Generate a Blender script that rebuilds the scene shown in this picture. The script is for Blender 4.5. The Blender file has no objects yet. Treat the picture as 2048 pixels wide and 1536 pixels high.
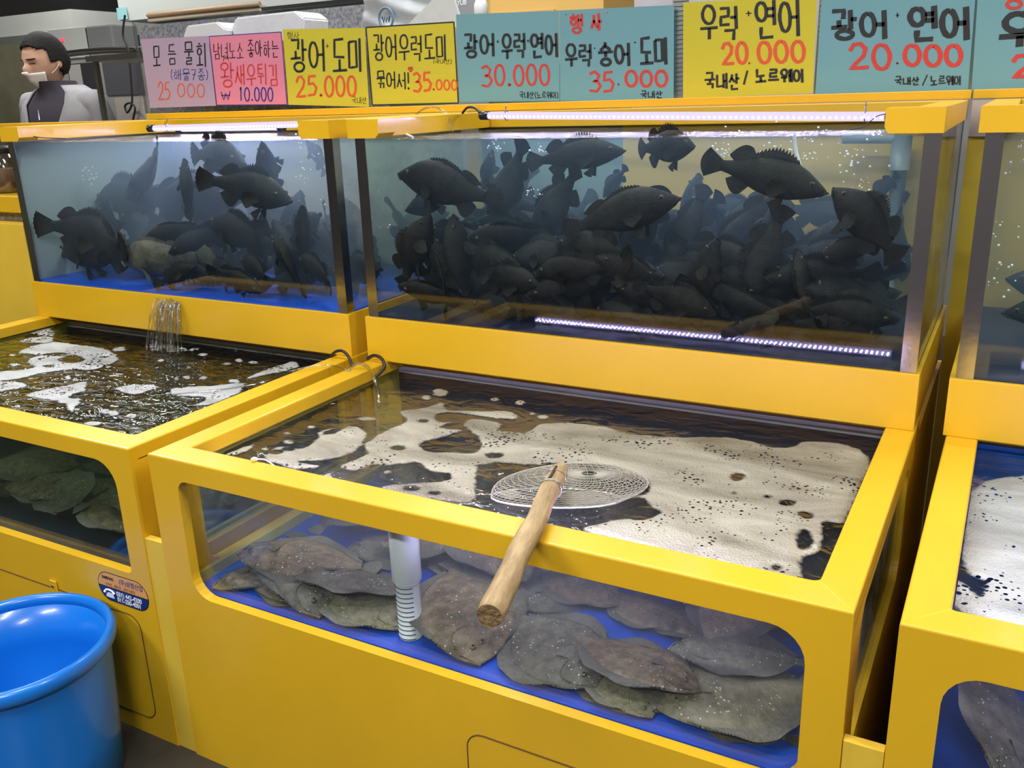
import bpy, bmesh, math, random
import numpy as np
from mathutils import Vector, Matrix
random.seed(7)
S = bpy.context.scene
COL = S.collection
PI = math.pi

# ------------------------------------------------------------ camera, world, lights, exposure
FPX = 1806.204
CAM = Vector((1.51487, -1.15012, 1.42817))
RM = Matrix(((0.87667, -0.11928, 0.46605), (0.48005, 0.28003, -0.83135), (-0.03134, 0.95255, 0.30275)))
cd = bpy.data.cameras.new('camera')
cam = bpy.data.objects.new('camera', cd)
COL.objects.link(cam)
cd.sensor_width = 36.0
cd.lens = FPX / 2048 * 36.0
cd.clip_start = 0.02
cam.matrix_world = Matrix.Translation(CAM) @ RM.to_4x4()
S.camera = cam
S.view_settings.view_transform = 'Standard'
S.view_settings.look = 'None'
S.view_settings.exposure = 0.0
S.view_settings.gamma = 1.0
S.view_settings.use_curve_mapping = False
w = bpy.data.worlds.new('hall_ambient')
S.world = w
w.use_nodes = True
w.node_tree.nodes['Background'].inputs[0].default_value = (0.95, 0.96, 1.0, 1)
w.node_tree.nodes['Background'].inputs[1].default_value = 0.21


S.cycles.max_bounces = 8
S.cycles.diffuse_bounces = 3
S.cycles.glossy_bounces = 3
S.cycles.volume_bounces = 0
S.cycles.transparent_max_bounces = 24
S.cycles.caustics_reflective = False
S.cycles.use_adaptive_sampling = True
S.cycles.adaptive_threshold = 0.05
S.cycles.sample_clamp_indirect = 6.0


def area(name, loc, sx, sy, power, col=(1, 0.98, 0.94), rot=(0, 0, 0)):
    l = bpy.data.lights.new(name, 'AREA')
    l.shape = 'RECTANGLE'
    l.size, l.size_y = sx, sy
    l.energy = power
    l.color = col
    o = bpy.data.objects.new(name, l)
    COL.objects.link(o)
    o.location = loc
    o.rotation_euler = rot
    return o


CEIL = 3.3
LAMPS = ((-1.6, -0.6), (0.9, -0.9), (3.2, -0.4), (-0.3, 1.6), (2.4, 1.8), (-3.4, 1.4), (-3.9, 2.9), (-1.2, 3.0), (-0.4, -2.9), (2.2, -3.0))  # kitchen pair and the pair behind the viewer are added fill lamps
for (lx, ly) in LAMPS:
    area('ceiling_lamp_light', (lx, ly, CEIL - 0.09), 1.1, 0.22, 46 if ly > 1 else (47 if ly > -2 else 80))

TUBE_COL = (0.50, 0.46, 1.0)


def at(u, v, x=None, y=None, z=None):
    """photo pixel -> point on the plane x=, y= or z="""
    d = RM @ Vector(((u - 1024) / FPX, -(v - 768) / FPX, -1.0))
    if y is not None:
        t = (y - CAM.y) / d.y
    elif z is not None:
        t = (z - CAM.z) / d.z
    else:
        t = (x - CAM.x) / d.x
    return CAM + d * t


# ------------------------------------------------------------ materials
def nodes(name):
    m = bpy.data.materials.new(name)
    m.use_nodes = True
    nt = m.node_tree
    return m, nt, nt.nodes['Principled BSDF'], nt.nodes['Material Output']


def N(nt, t, **kw):
    n = nt.nodes.new(t)
    for k, v in kw.items():
        if k in n.inputs.keys():
            n.inputs[k].default_value = v
        else:
            setattr(n, k, v)
    return n


def mat(name, col, rough=0.5, metal=0.0, var=0.0, scale=6.0, bump=0.0, bscale=40.0, col2=None, coat=0.0, spec=0.5):
    m, nt, b, out = nodes(name)
    b.inputs['Base Color'].default_value = (*col, 1)
    b.inputs['Roughness'].default_value = rough
    b.inputs['Metallic'].default_value = metal
    b.inputs['Coat Weight'].default_value = coat
    b.inputs['Coat Roughness'].default_value = 0.12
    b.inputs['Specular IOR Level'].default_value = spec
    tc = N(nt, 'ShaderNodeTexCoord')
    if var or col2:
        n = N(nt, 'ShaderNodeTexNoise', Scale=scale, Detail=6.0, Roughness=0.6)
        nt.links.new(tc.outputs['Object'], n.inputs['Vector'])
        r = N(nt, 'ShaderNodeValToRGB')
        r.color_ramp.elements[0].position = 0.35
        r.color_ramp.elements[1].position = 0.65
        c2 = col2 if col2 else tuple(c * (1 - var) for c in col)
        r.color_ramp.elements[0].color = (*c2, 1)
        r.color_ramp.elements[1].color = (*col, 1)
        nt.links.new(n.outputs['Fac'], r.inputs['Fac'])
        nt.links.new(r.outputs['Color'], b.inputs['Base Color'])
    if bump:
        n2 = N(nt, 'ShaderNodeTexNoise', Scale=bscale, Detail=4.0)
        nt.links.new(tc.outputs['Object'], n2.inputs['Vector'])
        bp = N(nt, 'ShaderNodeBump', Strength=bump, Distance=0.01)
        nt.links.new(n2.outputs['Fac'], bp.inputs['Height'])
        nt.links.new(bp.outputs['Normal'], b.inputs['Normal'])
    return m


def clear_mat(name, tint=(0.97, 0.99, 0.98), refl=0.05, rough=0.02, wave=0.0, wscale=18.0, stretch=(1, 1, 1), dirt=0.0):
    """see-through sheet: transparent body with fresnel-like mirror reflection"""
    m = bpy.data.materials.new(name)
    m.use_nodes = True
    nt = m.node_tree
    nt.nodes.clear()
    out = N(nt, 'ShaderNodeOutputMaterial')
    tr = N(nt, 'ShaderNodeBsdfTransparent')
    tr.inputs['Color'].default_value = (*tint, 1)
    gl = N(nt, 'ShaderNodeBsdfGlossy', Roughness=rough)
    lw = N(nt, 'ShaderNodeLayerWeight', Blend=0.5)
    pw = N(nt, 'ShaderNodeMath', operation='POWER')
    pw.inputs[1].default_value = 4.0
    nt.links.new(lw.outputs['Facing'], pw.inputs[0])
    ma = N(nt, 'ShaderNodeMath', operation='MULTIPLY_ADD')
    ma.inputs[1].default_value = 0.9
    ma.inputs[2].default_value = refl
    nt.links.new(pw.outputs[0], ma.inputs[0])
    cl = N(nt, 'ShaderNodeMath', operation='MINIMUM')
    cl.inputs[1].default_value = 0.95
    nt.links.new(ma.outputs[0], cl.inputs[0])
    mx = N(nt, 'ShaderNodeMixShader')
    nt.links.new(cl.outputs[0], mx.inputs[0])
    nt.links.new(tr.outputs[0], mx.inputs[1])
    nt.links.new(gl.outputs[0], mx.inputs[2])
    last = mx
    tc = N(nt, 'ShaderNodeTexCoord')
    if wave:
        mp = N(nt, 'ShaderNodeMapping')
        mp.inputs['Scale'].default_value = stretch
        nt.links.new(tc.outputs['Object'], mp.inputs['Vector'])
        n = N(nt, 'ShaderNodeTexNoise', Scale=wscale, Detail=3.0, Distortion=0.6)
        nt.links.new(mp.outputs[0], n.inputs['Vector'])
        bp = N(nt, 'ShaderNodeBump', Strength=1.0, Distance=wave)
        nt.links.new(n.outputs['Fac'], bp.inputs['Height'])
        nt.links.new(bp.outputs['Normal'], gl.inputs['Normal'])
        nt.links.new(bp.outputs['Normal'], lw.inputs['Normal'])
    if dirt:
        n = N(nt, 'ShaderNodeTexNoise', Scale=5.0, Detail=8.0, Roughness=0.7)
        nt.links.new(tc.outputs['Object'], n.inputs['Vector'])
        r = N(nt, 'ShaderNodeMapRange')
        r.inputs[1].default_value = 0.5
        r.inputs[2].default_value = 0.8
        r.inputs[4].default_value = dirt
        nt.links.new(n.outputs['Fac'], r.inputs[0])
        df = N(nt, 'ShaderNodeBsdfDiffuse')
        df.inputs['Color'].default_value = (0.6, 0.62, 0.6, 1)
        m2 = N(nt, 'ShaderNodeMixShader')
        nt.links.new(r.outputs[0], m2.inputs[0])
        nt.links.new(mx.outputs[0], m2.inputs[1])
        nt.links.new(df.outputs[0], m2.inputs[2])
        last = m2
    nt.links.new(last.outputs[0], out.inputs['Surface'])
    return m


def water_body(name, scat, dens, absc, absd):
    m = bpy.data.materials.new(name)
    m.use_nodes = True
    nt = m.node_tree
    nt.nodes.clear()
    out = N(nt, 'ShaderNodeOutputMaterial')
    tr = N(nt, 'ShaderNodeBsdfTransparent')
    nt.links.new(tr.outputs[0], out.inputs['Surface'])
    a = N(nt, 'ShaderNodeVolumeScatter', Density=dens, Anisotropy=0.2)
    a.inputs['Color'].default_value = (*scat, 1)
    b = N(nt, 'ShaderNodeVolumeAbsorption', Density=absd)
    b.inputs['Color'].default_value = (*absc, 1)
    ad = N(nt, 'ShaderNodeAddShader')
    nt.links.new(a.outputs[0], ad.inputs[0])
    nt.links.new(b.outputs[0], ad.inputs[1])
    nt.links.new(ad.outputs[0], out.inputs['Volume'])
    m.cycles.homogeneous_volume = True
    return m


def emit(name, col, strength):
    m = bpy.data.materials.new(name)
    m.use_nodes = True
    nt = m.node_tree
    nt.nodes.clear()
    out = N(nt, 'ShaderNodeOutputMaterial')
    e = N(nt, 'ShaderNodeEmission', Strength=strength)
    e.inputs['Color'].default_value = (*col, 1)
    nt.links.new(e.outputs[0], out.inputs['Surface'])
    return m


YEL = mat('yellow_frp', (0.75, 0.445, 0.014), 0.38, var=0.07, scale=3.0, bump=0.03, bscale=25, coat=0.25)
YEL2 = mat('yellow_paint_panel', (0.78, 0.53, 0.05), 0.55, var=0.08, scale=4.0)
YIN = mat('yellow_inner_wall', (0.55, 0.48, 0.10), 0.5, var=0.2, scale=5)
SEAM = mat('seam_shadow', (0.10, 0.05, 0.01), 0.8)
STEEL = mat('polished_steel', (0.55, 0.54, 0.56), 0.16, 1.0, bump=0.02, bscale=60)
BRUSH = mat('brushed_steel', (0.42, 0.43, 0.43), 0.34, 1.0, var=0.15, scale=4)
GLASS = clear_mat('tank_glass', (0.95, 0.985, 0.98), 0.03)
SIDEGLASS = clear_mat('tank_side_glass', (0.93, 0.97, 0.95), 0.05, rough=0.08, dirt=0.35)
ACRYL = clear_mat('acrylic_sheet', (0.93, 0.94, 0.95), 0.08, rough=0.06, dirt=0.18)
WS_UP = clear_mat('rippled_water_surface', (0.9, 0.95, 0.95), 0.05, 0.03, wave=0.012, wscale=30, stretch=(0.7, 1.6, 1))
WS_LO = clear_mat('tank_water_surface', (0.93, 0.96, 0.93), 0.06, 0.03, wave=0.006, wscale=16, stretch=(0.8, 1.4, 1))
WS_RO = clear_mat('churned_water_surface', (0.85, 0.9, 0.85), 0.08, 0.04, wave=0.012, wscale=24, stretch=(0.7, 1.5, 1))
V_C = water_body('hazy_water_centre', (0.42, 0.64, 0.92), 0.60, (0.55, 0.80, 0.85), 0.5)
V_L = water_body('hazy_water_left', (0.50, 0.66, 1.0), 1.15, (0.5, 0.72, 0.95), 0.5)
V_B = water_body('clear_water_lower', (0.58, 0.60, 0.72), 1.1, (0.72, 0.75, 0.82), 0.5)
V_G = water_body('green_water_lower', (0.4, 0.5, 0.4), 0.5, (0.45, 0.55, 0.42), 7.0)
BLUEF = mat('blue_tank_floor', (0.008, 0.085, 0.62), 0.4)
PALEB = mat('pale_haze_board', (0.30, 0.38, 0.40), 0.4)  # stands in for glass; the pale water haze is put into its colour
NAVY = mat('navy_tank_floor', (0.008, 0.015, 0.05), 0.4)
BLUEL = mat('blue_crate_plastic', (0.01, 0.16, 0.62), 0.4)
GREYW = mat('grey_inner_wall', (0.60, 0.60, 0.64), 0.5, var=0.15)
TEALW = mat('teal_grey_back_wall', (0.25, 0.38, 0.38), 0.5, var=0.1)
DARK = mat('black_plastic', (0.012, 0.012, 0.014), 0.25)
RUBBER = mat('black_cable', (0.015, 0.014, 0.015), 0.45)
PVC = mat('white_pvc', (0.82, 0.84, 0.88), 0.35)
PVCG = mat('grey_pvc', (0.28, 0.35, 0.37), 0.4)
SLOT = mat('slot_shadow', (0.05, 0.06, 0.09), 0.8)
HOSE = clear_mat('clear_hose', (0.86, 0.87, 0.85), 0.22, 0.1)
WHITE = mat('white_paper', (0.80, 0.81, 0.80), 0.8, var=0.04)
FOAMBOX = mat('white_polystyrene', (0.82, 0.83, 0.88), 0.85, bump=0.1, bscale=120)
TUBE = emit('led_tube_glow', (0.52, 0.45, 1.0), 1.7)
TUBE_LO = emit('led_tube_glow_bright', (0.54, 0.46, 1.0), 9.0)
LED = emit('led_chip', (0.62, 0.56, 1.0), 300.0)
LAMPM = emit('ceiling_lamp_panel', (1, 0.98, 0.94), 4.0)


# ------------------------------------------------------------ mesh helpers
def tag(o, label=None, cat=None, group=None, kind=None):
    if label:
        o['label'] = label
    if cat:
        o['category'] = cat
    if group:
        o['group'] = group
    if kind:
        o['kind'] = kind
    return o


def empty(name, loc, label, cat, group=None, rz=0):
    o = bpy.data.objects.new(name, None)
    COL.objects.link(o)
    o.location = loc
    o.rotation_euler = (0, 0, rz)
    return tag(o, label, cat, group)


def obj(name, bm, m, parent=None, smooth=False, world=True):
    me = bpy.data.meshes.new(name)
    bm.normal_update()
    bm.to_mesh(me)
    bm.free()
    ms = m if isinstance(m, (list, tuple)) else [m]
    for x in ms:
        me.materials.append(x)
    if smooth:
        for p in me.polygons:
            p.use_smooth = True
    o = bpy.data.objects.new(name, me)
    COL.objects.link(o)
    if parent:
        o.parent = parent
        if world:     # mesh built in world coordinates
            me.transform(Matrix.Translation(-world_loc(parent)))
    return o


def world_loc(p):
    v = Vector((0, 0, 0))
    while p:
        v += Vector(p.location)
        p = p.parent
    return v


def box(bm, x0, x1, y0, y1, z0, z1, mi=0, bev=0.0):
    vs = [bm.verts.new(c) for c in ((x0, y0, z0), (x1, y0, z0), (x1, y1, z0), (x0, y1, z0), (x0, y0, z1), (x1, y0, z1), (x1, y1, z1), (x0, y1, z1))]
    fs = []
    for idx in ((0, 3, 2, 1), (4, 5, 6, 7), (0, 1, 5, 4), (1, 2, 6, 5), (2, 3, 7, 6), (3, 0, 4, 7)):
        f = bm.faces.new([vs[i] for i in idx])
        f.material_index = mi
        fs.append(f)
    if bev:
        es = list({e for f in fs for e in f.edges})
        bmesh.ops.bevel(bm, geom=es, offset=bev, segments=2, affect='EDGES', profile=0.6)
    return bm


def B(x0, x1, y0, y1, z0, z1, bev=0.0):
    return box(bmesh.new(), x0, x1, y0, y1, z0, z1, 0, bev)


def frame_dirs(d):
    d = d.normalized()
    up = Vector((0, 0, 1)) if abs(d.z) < 0.9 else Vector((1, 0, 0))
    a = d.cross(up).normalized()
    return a, a.cross(d).normalized()


def tube(bm, pts, r, seg=10, cap=True, mi=0, closed=False):
    pts = [Vector(p) for p in pts]
    n = len(pts)
    rings = []
    rr = r if isinstance(r, (list, tuple)) else [r] * n
    pa = None
    for i, p in enumerate(pts):
        if closed:
            d = pts[(i + 1) % n] - pts[i - 1]
        else:
            d = pts[min(i + 1, n - 1)] - pts[max(i - 1, 0)]
        d.normalize()
        if pa is None:
            a, b = frame_dirs(d)
        else:
            a = (pa - d * pa.dot(d)).normalized()
            b = a.cross(d).normalized()
        pa = a
        rings.append([bm.verts.new(p + (a * math.cos(t) + b * math.sin(t)) * rr[i]) for t in [2 * PI * k / seg for k in range(seg)]])
    m = n if closed else n - 1
    for i in range(m):
        A, C = rings[i], rings[(i + 1) % n]
        for k in range(seg):
            f = bm.faces.new((A[k], A[(k + 1) % seg], C[(k + 1) % seg], C[k]))
            f.material_index = mi
            f.smooth = True
    if cap and not closed:
        bm.faces.new(rings[0]).material_index = mi
        bm.faces.new(list(reversed(rings[-1]))).material_index = mi
    return bm


def T(pts, r, seg=10, **k):
    return tube(bmesh.new(), pts, r, seg, **k)


def spline(P, n=10, closed=False):
    P = [Vector(p) for p in P]
    out = []
    m = len(P)
    for i in range(m if closed else m - 1):
        if closed:
            a, b, c, d = P[i - 1], P[i], P[(i + 1) % m], P[(i + 2) % m]
        else:
            a, b, c, d = P[max(i - 1, 0)], P[i], P[i + 1], P[min(i + 2, m - 1)]
        for k in range(n):
            t = k / n
            out.append(0.5 * ((2 * b) + (c - a) * t + (2 * a - 5 * b + 4 * c - d) * t * t + (3 * b - a - 3 * c + d) * t ** 3))
    if not closed:
        out.append(P[-1])
    return out


def lathe(prof, cx, cy, seg=48, mi=None):
    bm = bmesh.new()
    rings = []
    for (r, z) in prof:
        rings.append([bm.verts.new((cx + r * math.cos(2 * PI * k / seg), cy + r * math.sin(2 * PI * k / seg), z)) for k in range(seg)])
    for i in range(len(rings) - 1):
        for k in range(seg):
            f = bm.faces.new((rings[i][k], rings[i][(k + 1) % seg], rings[i + 1][(k + 1) % seg], rings[i + 1][k]))
            f.smooth = True
            if mi:
                f.material_index = mi[i]
    return bm


def rrect(x0, x1, z0, z1, rs, n=6):
    """rounded rectangle outline ccw; rs = radii bl, br, tr, tl"""
    out = []
    for (cx, cz, r, a0) in ((x0 + rs[0], z0 + rs[0], rs[0], PI), (x1 - rs[1], z0 + rs[1], rs[1], 1.5 * PI), (x1 - rs[2], z1 - rs[2], rs[2], 0), (x0 + rs[3], z1 - rs[3], rs[3], 0.5 * PI)):
        for k in range(n + 1):
            a = a0 + 0.5 * PI * k / n
            out.append((cx + r * math.cos(a), cz + r * math.sin(a)))
    return out


def holed_panel(outer, hole, d0, d1, axis='y'):
    """flat panel with a rounded hole, extruded between d0 and d1 along axis"""
    bm = bmesh.new()

    def P(a, b, d):
        return (a, d, b) if axis == 'y' else (d, a, b)
    loops = []
    for d in (d0, d1):
        ov = [bm.verts.new(P(a, b, d)) for a, b in outer]
        hv = [bm.verts.new(P(a, b, d)) for a, b in hole]
        es = [bm.edges.new((l[i], l[(i + 1) % len(l)])) for l in (ov, hv) for i in range(len(l))]
        bmesh.ops.triangle_fill(bm, use_beauty=True, use_dissolve=False, edges=es)
        loops.append((ov, hv))
    for j in (0, 1):
        a, b = loops[0][j], loops[1][j]
        for i in range(len(a)):
            k = (i + 1) % len(a)
            bm.faces.new((a[i], a[k], b[k], b[i]))
    bmesh.ops.recalc_face_normals(bm, faces=bm.faces[:])
    return bm


def text_mesh(name, s, size, m, parent, loc, rot, align='LEFT', ext=0.0002, bold=0.0, sx=1.0):
    c = bpy.data.curves.new(name, 'FONT')
    c.body = s
    c.size = size
    c.align_x = align
    c.extrude = ext
    c.offset = bold
    o = bpy.data.objects.new(name, c)
    COL.objects.link(o)
    dg = bpy.context.evaluated_depsgraph_get()
    me = bpy.data.meshes.new_from_object(o.evaluated_get(dg))
    bpy.data.objects.remove(o)
    bpy.data.curves.remove(c)
    me.materials.clear()
    me.materials.append(m)
    o = bpy.data.objects.new(name, me)
    COL.objects.link(o)
    o.parent = parent
    o.location = loc
    o.rotation_euler = rot
    o.scale = (sx, 1, 1)
    return o


# ------------------------------------------------------------ the hall shell
W0, D1, H = 1.3886, 0.7546, 0.75          # unit width, front of the upper bank, rim height
PITCH = 1.4455
ZW, ZF = 0.707, 0.431                     # lower water level, lower tank floor
ZU, ZUF = 1.335, 0.885                    # upper water level, upper floor
YB = 1.43                                 # back of the banks

FLOORM = mat('wet_dark_concrete', (0.045, 0.043, 0.040), 0.32, var=0.35, scale=5, bump=0.25, bscale=30)
tag(obj('floor', B(-6.5, 6.0, -4.0, 5.2, -0.05, 0), FLOORM), kind='structure')
WALLG = mat('grey_tiled_wall', (0.36, 0.37, 0.36), 0.45, var=0.12, scale=2)
tag(obj('wall_back', B(-6.5, 6.0, 4.6, 4.7, 0, CEIL), WALLG), kind='structure')
tag(obj('wall_left', B(-6.5, -6.4, -4.0, 4.6, 0, CEIL), mat('olive_grey_wall', (0.22, 0.21, 0.15), 0.4, var=0.35, scale=1.2)), kind='structure')
DWALL = mat('dim_far_wall', (0.13, 0.12, 0.12), 0.7, var=0.5, scale=0.8)
tag(obj('wall_front', B(-6.5, 6.0, -4.1, -4.0, 0, CEIL), DWALL), kind='structure')
tag(obj('wall_right', B(6.0, 6.1, -4.0, 4.7, 0, CEIL), DWALL), kind='structure')
tag(obj('ceiling', B(-6.5, 6.0, -4.0, 4.7, CEIL, CEIL + 0.08), mat('ceiling_panels', (0.55, 0.56, 0.56), 0.8, var=0.05)), kind='structure')
for i, (lx, ly) in enumerate(LAMPS):
    e = empty('ceiling_lamp', (lx, ly, CEIL), 'long white ceiling lamp over the fish tank stall, %s' % ('leftmost of the front row', 'middle one of the front row', 'rightmost of the front row', 'middle one of the middle row', 'rightmost of the middle row', 'leftmost of the middle row', 'added above the range hood to brighten the kitchen', 'added above the white wall cabinet to brighten the kitchen', 'leftmost of the pair added behind the viewer to light the tank fronts', 'rightmost of the pair added behind the viewer to light the tank fronts')[i], 'ceiling lamp', 'ceiling lamps of the hall')
    obj('housing', B(lx - 0.6, lx + 0.6, ly - 0.14, ly + 0.14, CEIL - 0.05, CEIL), WHITE, e)
    obj('diffuser', B(lx - 0.56, lx + 0.56, ly - 0.11, ly + 0.11, CEIL - 0.075, CEIL - 0.05), LAMPM, e)

# ------------------------------------------------------------ the tank units


def lower_tank(x0, label, water, wmat, win, rbr, hatch, floor_m, back_m, left_in, foamless=False):
    x1 = x0 + W0
    t = empty('fish_tank', (x0 + W0 / 2, 0.7, 0), label, 'fish tank')
    ins = 0.058
    # front panel with rounded window
    outer = [(x0, 0), (x1, 0), (x1, H - 0.032), (x0, H - 0.032)]
    wl, wr, wb, wt = win
    hole = rrect(wl, wr, wb, wt, rbr)
    fp = obj('front_panel', holed_panel(outer, hole, 0.0, 0.022), YEL, t)
    # side panels with openings
    hole2 = rrect(0.10, 0.70, 0.45, 0.70, (0.04,) * 4)
    for sx, nm in ((x0, 'side_panel'), (x1 - 0.022, 'side_panel')):
        s = obj(nm, holed_panel([(0.022, 0), (YB, 0), (YB, H - 0.03), (0.022, H - 0.03)], hole2, sx, sx + 0.022, 'x'), YEL, t)
        gx = sx + 0.011
        obj('side_window', B(gx - 0.003, gx + 0.003, 0.08, 0.72, 0.43, 0.715), SIDEGLASS, s)
    # top rim: four rails of the frame, mitre lines shown
    rb = holed_panel([(x0, 0.0), (x1, 0.0), (x1, 0.86), (x0, 0.86)], rrect(x0 + ins, x1 - ins, 0.0655, 0.84, (0.006, 0.012, 0.01, 0.01)), 0, 0.032)
    for v in rb.verts:      # built in the x-z plane, laid flat
        v.co = Vector((v.co.x, v.co.z, H - v.co.y))
    bmesh.ops.recalc_face_normals(rb, faces=rb.faces[:])
    es = [e_ for e_ in rb.edges if all(abs(v.co.z - H) < 1e-6 for v in e_.verts) and len(e_.link_faces) == 2 and abs(e_.link_faces[0].normal.z - e_.link_faces[1].normal.z) > 0.5]
    bmesh.ops.bevel(rb, geom=es, offset=0.004, segments=3, affect='EDGES', profile=0.5)
    ri = obj('top_rim', rb, YEL, t)
    for cx, cy, dx, dy in ((x0, 0, ins, 0.0655), (x1, 0, -ins, 0.0655)):
        obj('mitre_joint', T([(cx + dx * .08, cy + dy * .08, H - 0.0004), (cx + dx * .97, cy + dy * .97, H - 0.0004)], 0.0009, 5), YEL2, ri)
    # window glass
    obj('window_glass', B(wl - 0.015, wr + 0.015, 0.023, 0.029, wb - 0.015, wt + 0.012), GLASS, t)
    # inner tub
    bi = bmesh.new()
    box(bi, x0 + 0.0225, x1 - 0.0225, 0.03, 0.845, ZF - 0.012, ZF)
    obj('tank_floor', bi, floor_m, t)
    obj('inner_back_wall', B(x0 + 0.0225, x1 - 0.0225, 0.826, 0.84, 0.6985, H - 0.033), back_m, t)
    obj('inner_back_wall', B(x0 + 0.0225, x1 - 0.0225, 0.826, 0.84, ZF, 0.698), BLUEL if back_m is BLUEL else NAVY, t)
    for sx in (x0 + 0.030, x1 - 0.042):
        b = bmesh.new()
        box(b, sx, sx + 0.012, 0.07, 0.826, 0.70, H - 0.033)
        box(b, sx, sx + 0.012, 0.72, 0.826, ZF, 0.70)
        box(b, sx, sx + 0.012, 0.03, 0.72, ZF, 0.455)
        obj('inner_side_wall', b, left_in, t)
    # water
    g = bmesh.new()
    vs = [g.verts.new(c) for c in ((x0 + 0.043, 0.031, ZW), (x1 - 0.043, 0.031, ZW), (x1 - 0.043, 0.826, ZW), (x0 + 0.043, 0.826, ZW))]
    g.faces.new(vs)
    ws = obj('water_surface', g, wmat, t)
    tag(ws, 'rippling water surface')
    tag(obj('water', B(x0 + 0.043, x1 - 0.043, 0.0315, 0.8255, ZF + 0.001, ZW - 0.002), water, t), 'hazy tank water')
    # hatch door
    if hatch:
        hx0, hx1, hz0, hz1 = hatch
        hd = obj('hatch_door', holed_door(hx0, hx1, hz0, hz1), YEL, t)
        obj('door_gap', T([(a, -0.0004, b) for a, b in rrect(hx0, hx1, hz0, hz1, (0.035,) * 4)], 0.0016, 6, closed=True), SEAM, hd)
    return t


def holed_door(x0, x1, z0, z1):
    bm = bmesh.new()
    pts = rrect(x0, x1, z0, z1, (0.035,) * 4)
    a = [bm.verts.new((p, 0.002, q)) for p, q in pts]
    b = [bm.verts.new((p, -0.0012, q)) for p, q in pts]
    bm.faces.new(list(reversed(a)))
    bm.faces.new(b)
    for i in range(len(a)):
        k = (i + 1) % len(a)
        bm.faces.new((a[i], a[k], b[k], b[i]))
    bmesh.ops.recalc_face_normals(bm, faces=bm.faces[:])
    return bm


def upper_tank(x0, label, vol, backs, fl=None):
    x1 = x0 + W0
    g0, g1 = x0 + 0.006, x1 - 0.012       # glass box extents
    y0, y1 = D1 + 0.008, YB
    t = empty('display_tank', (x0 + W0 / 2, 1.1, H), label, 'fish tank')
    zb = 0.8708
    b = bmesh.new()
    box(b, x0 - 0.006, x1 - 0.003, D1, D1 + 0.012, H, zb, bev=0.002)
    box(b, x0 - 0.006, x1 - 0.003, D1 + 0.0125, YB, zb - 0.02, zb)
    box(b, x0 - 0.006, x0 + 0.008, D1 + 0.0125, YB, H, zb - 0.02)
    box(b, x1 - 0.017, x1 - 0.003, D1 + 0.0125, YB, H, zb - 0.02)
    obj('base_frame', b, YEL, t)
    obj('tank_floor', B(g0, g1, y0 + 0.004, y1, zb, zb + 0.004), fl or NAVY, t)
    obj('front_glass', B(g0 + 0.0, g1 - 0.0, y0, y0 + 0.008, zb, 1.342), GLASS, t)
    for gi, gx in enumerate((g0, g1 - 0.008)):
        solid = fl is not None and gi == 0  # left unit: opaque board added, painting the haze of a glass side
        obj('haze_board' if solid else 'side_glass', B(gx, gx + 0.008, y0 + 0.008, y1, zb, 1.339), PALEB if solid else SIDEGLASS, t)
    for (p, q, m) in backs:
        obj('back_panel', B(g0 + (g1 - g0) * p, g0 + (g1 - g0) * q, y1, y1 + 0.008, zb, 1.345), m, t)
    # steel corner posts, L shaped
    for (a, c, s) in ((g0 - 0.0015, g0 + 0.030, 1), (g1 - 0.029, g1 + 0.0015, -1)):
        b = bmesh.new()
        box(b, a, c, y0 - 0.0015, y0 - 0.0001, zb + 0.0005, 1.34)
        if s > 0:
            box(b, a, a + 0.0014, y0, y0 + 0.028, zb + 0.0005, 1.34)
        else:
            box(b, c - 0.0014, c, y0, y0 + 0.028, zb + 0.0005, 1.34)
        obj('corner_post', b, STEEL, t)
        b = bmesh.new()
        if s > 0:
            box(b, a, a + 0.0014, y1 - 0.03, y1, zb + 0.0005, 1.34)
        else:
            box(b, c - 0.0014, c, y1 - 0.03, y1, zb + 0.0005, 1.34)
        obj('corner_post', b, STEEL, t)
    # top frame: corner blocks, side rails, back rail
    z0, z1 = 1.3399, 1.3864
    ya = D1 - 0.008
    c = 0.012
    for (a, q, s) in ((x0 - 0.0069, x0 + 0.092, 1), (x1 - 0.1106, x1 - 0.0072, -1)):
        b = bmesh.new()
        if s > 0:
            prof = [(a, z0), (q - c, z0), (q, z0 + c), (q, z1), (a, z1)]
        else:
            prof = [(a + c * .6, z0), (q, z0), (q, z1), (a, z1), (a, z0 + c)]
        A = [b.verts.new((p, ya, r)) for p, r in prof]
        Cc = [b.verts.new((p, ya + 0.07, r)) for p, r in prof]
        b.faces.new(A)
        b.faces.new(list(reversed(Cc)))
        for i in range(5):
            k = (i + 1) % 5
            b.faces.new((A[i], A[k], Cc[k], Cc[i]))
        bmesh.ops.recalc_face_normals(b, faces=b.faces[:])
        obj('corner_block', b, YEL, t)
    obj('side_rail', B(x0 - 0.0069, x0 + 0.05, ya + 0.0701, YB + 0.012, z0, z1, 0.002), YEL, t)
    obj('side_rail', B(x1 - 0.062, x1 - 0.0072, ya + 0.0701, YB + 0.012, z0, z1, 0.002), YEL, t)
    obj('back_rail', B(x0 + 0.0505, x1 - 0.0625, YB - 0.05, YB + 0.012, z0, z1, 0.002), YEL, t)
    obj('water_surface', plane_z(g0 + 0.0085, g1 - 0.0085, y0 + 0.009, y1 - 0.001, ZU), WS_UP, t)
    obj('water', B(g0 + 0.009, g1 - 0.009, y0 + 0.009, y1 - 0.002, zb + 0.0045, ZU - 0.002), vol, t)
    return t


def plane_z(x0, x1, y0, y1, z):
    b = bmesh.new()
    b.faces.new([b.verts.new(c) for c in ((x0, y0, z), (x1, y0, z), (x1, y1, z), (x0, y1, z))])
    return b


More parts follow.
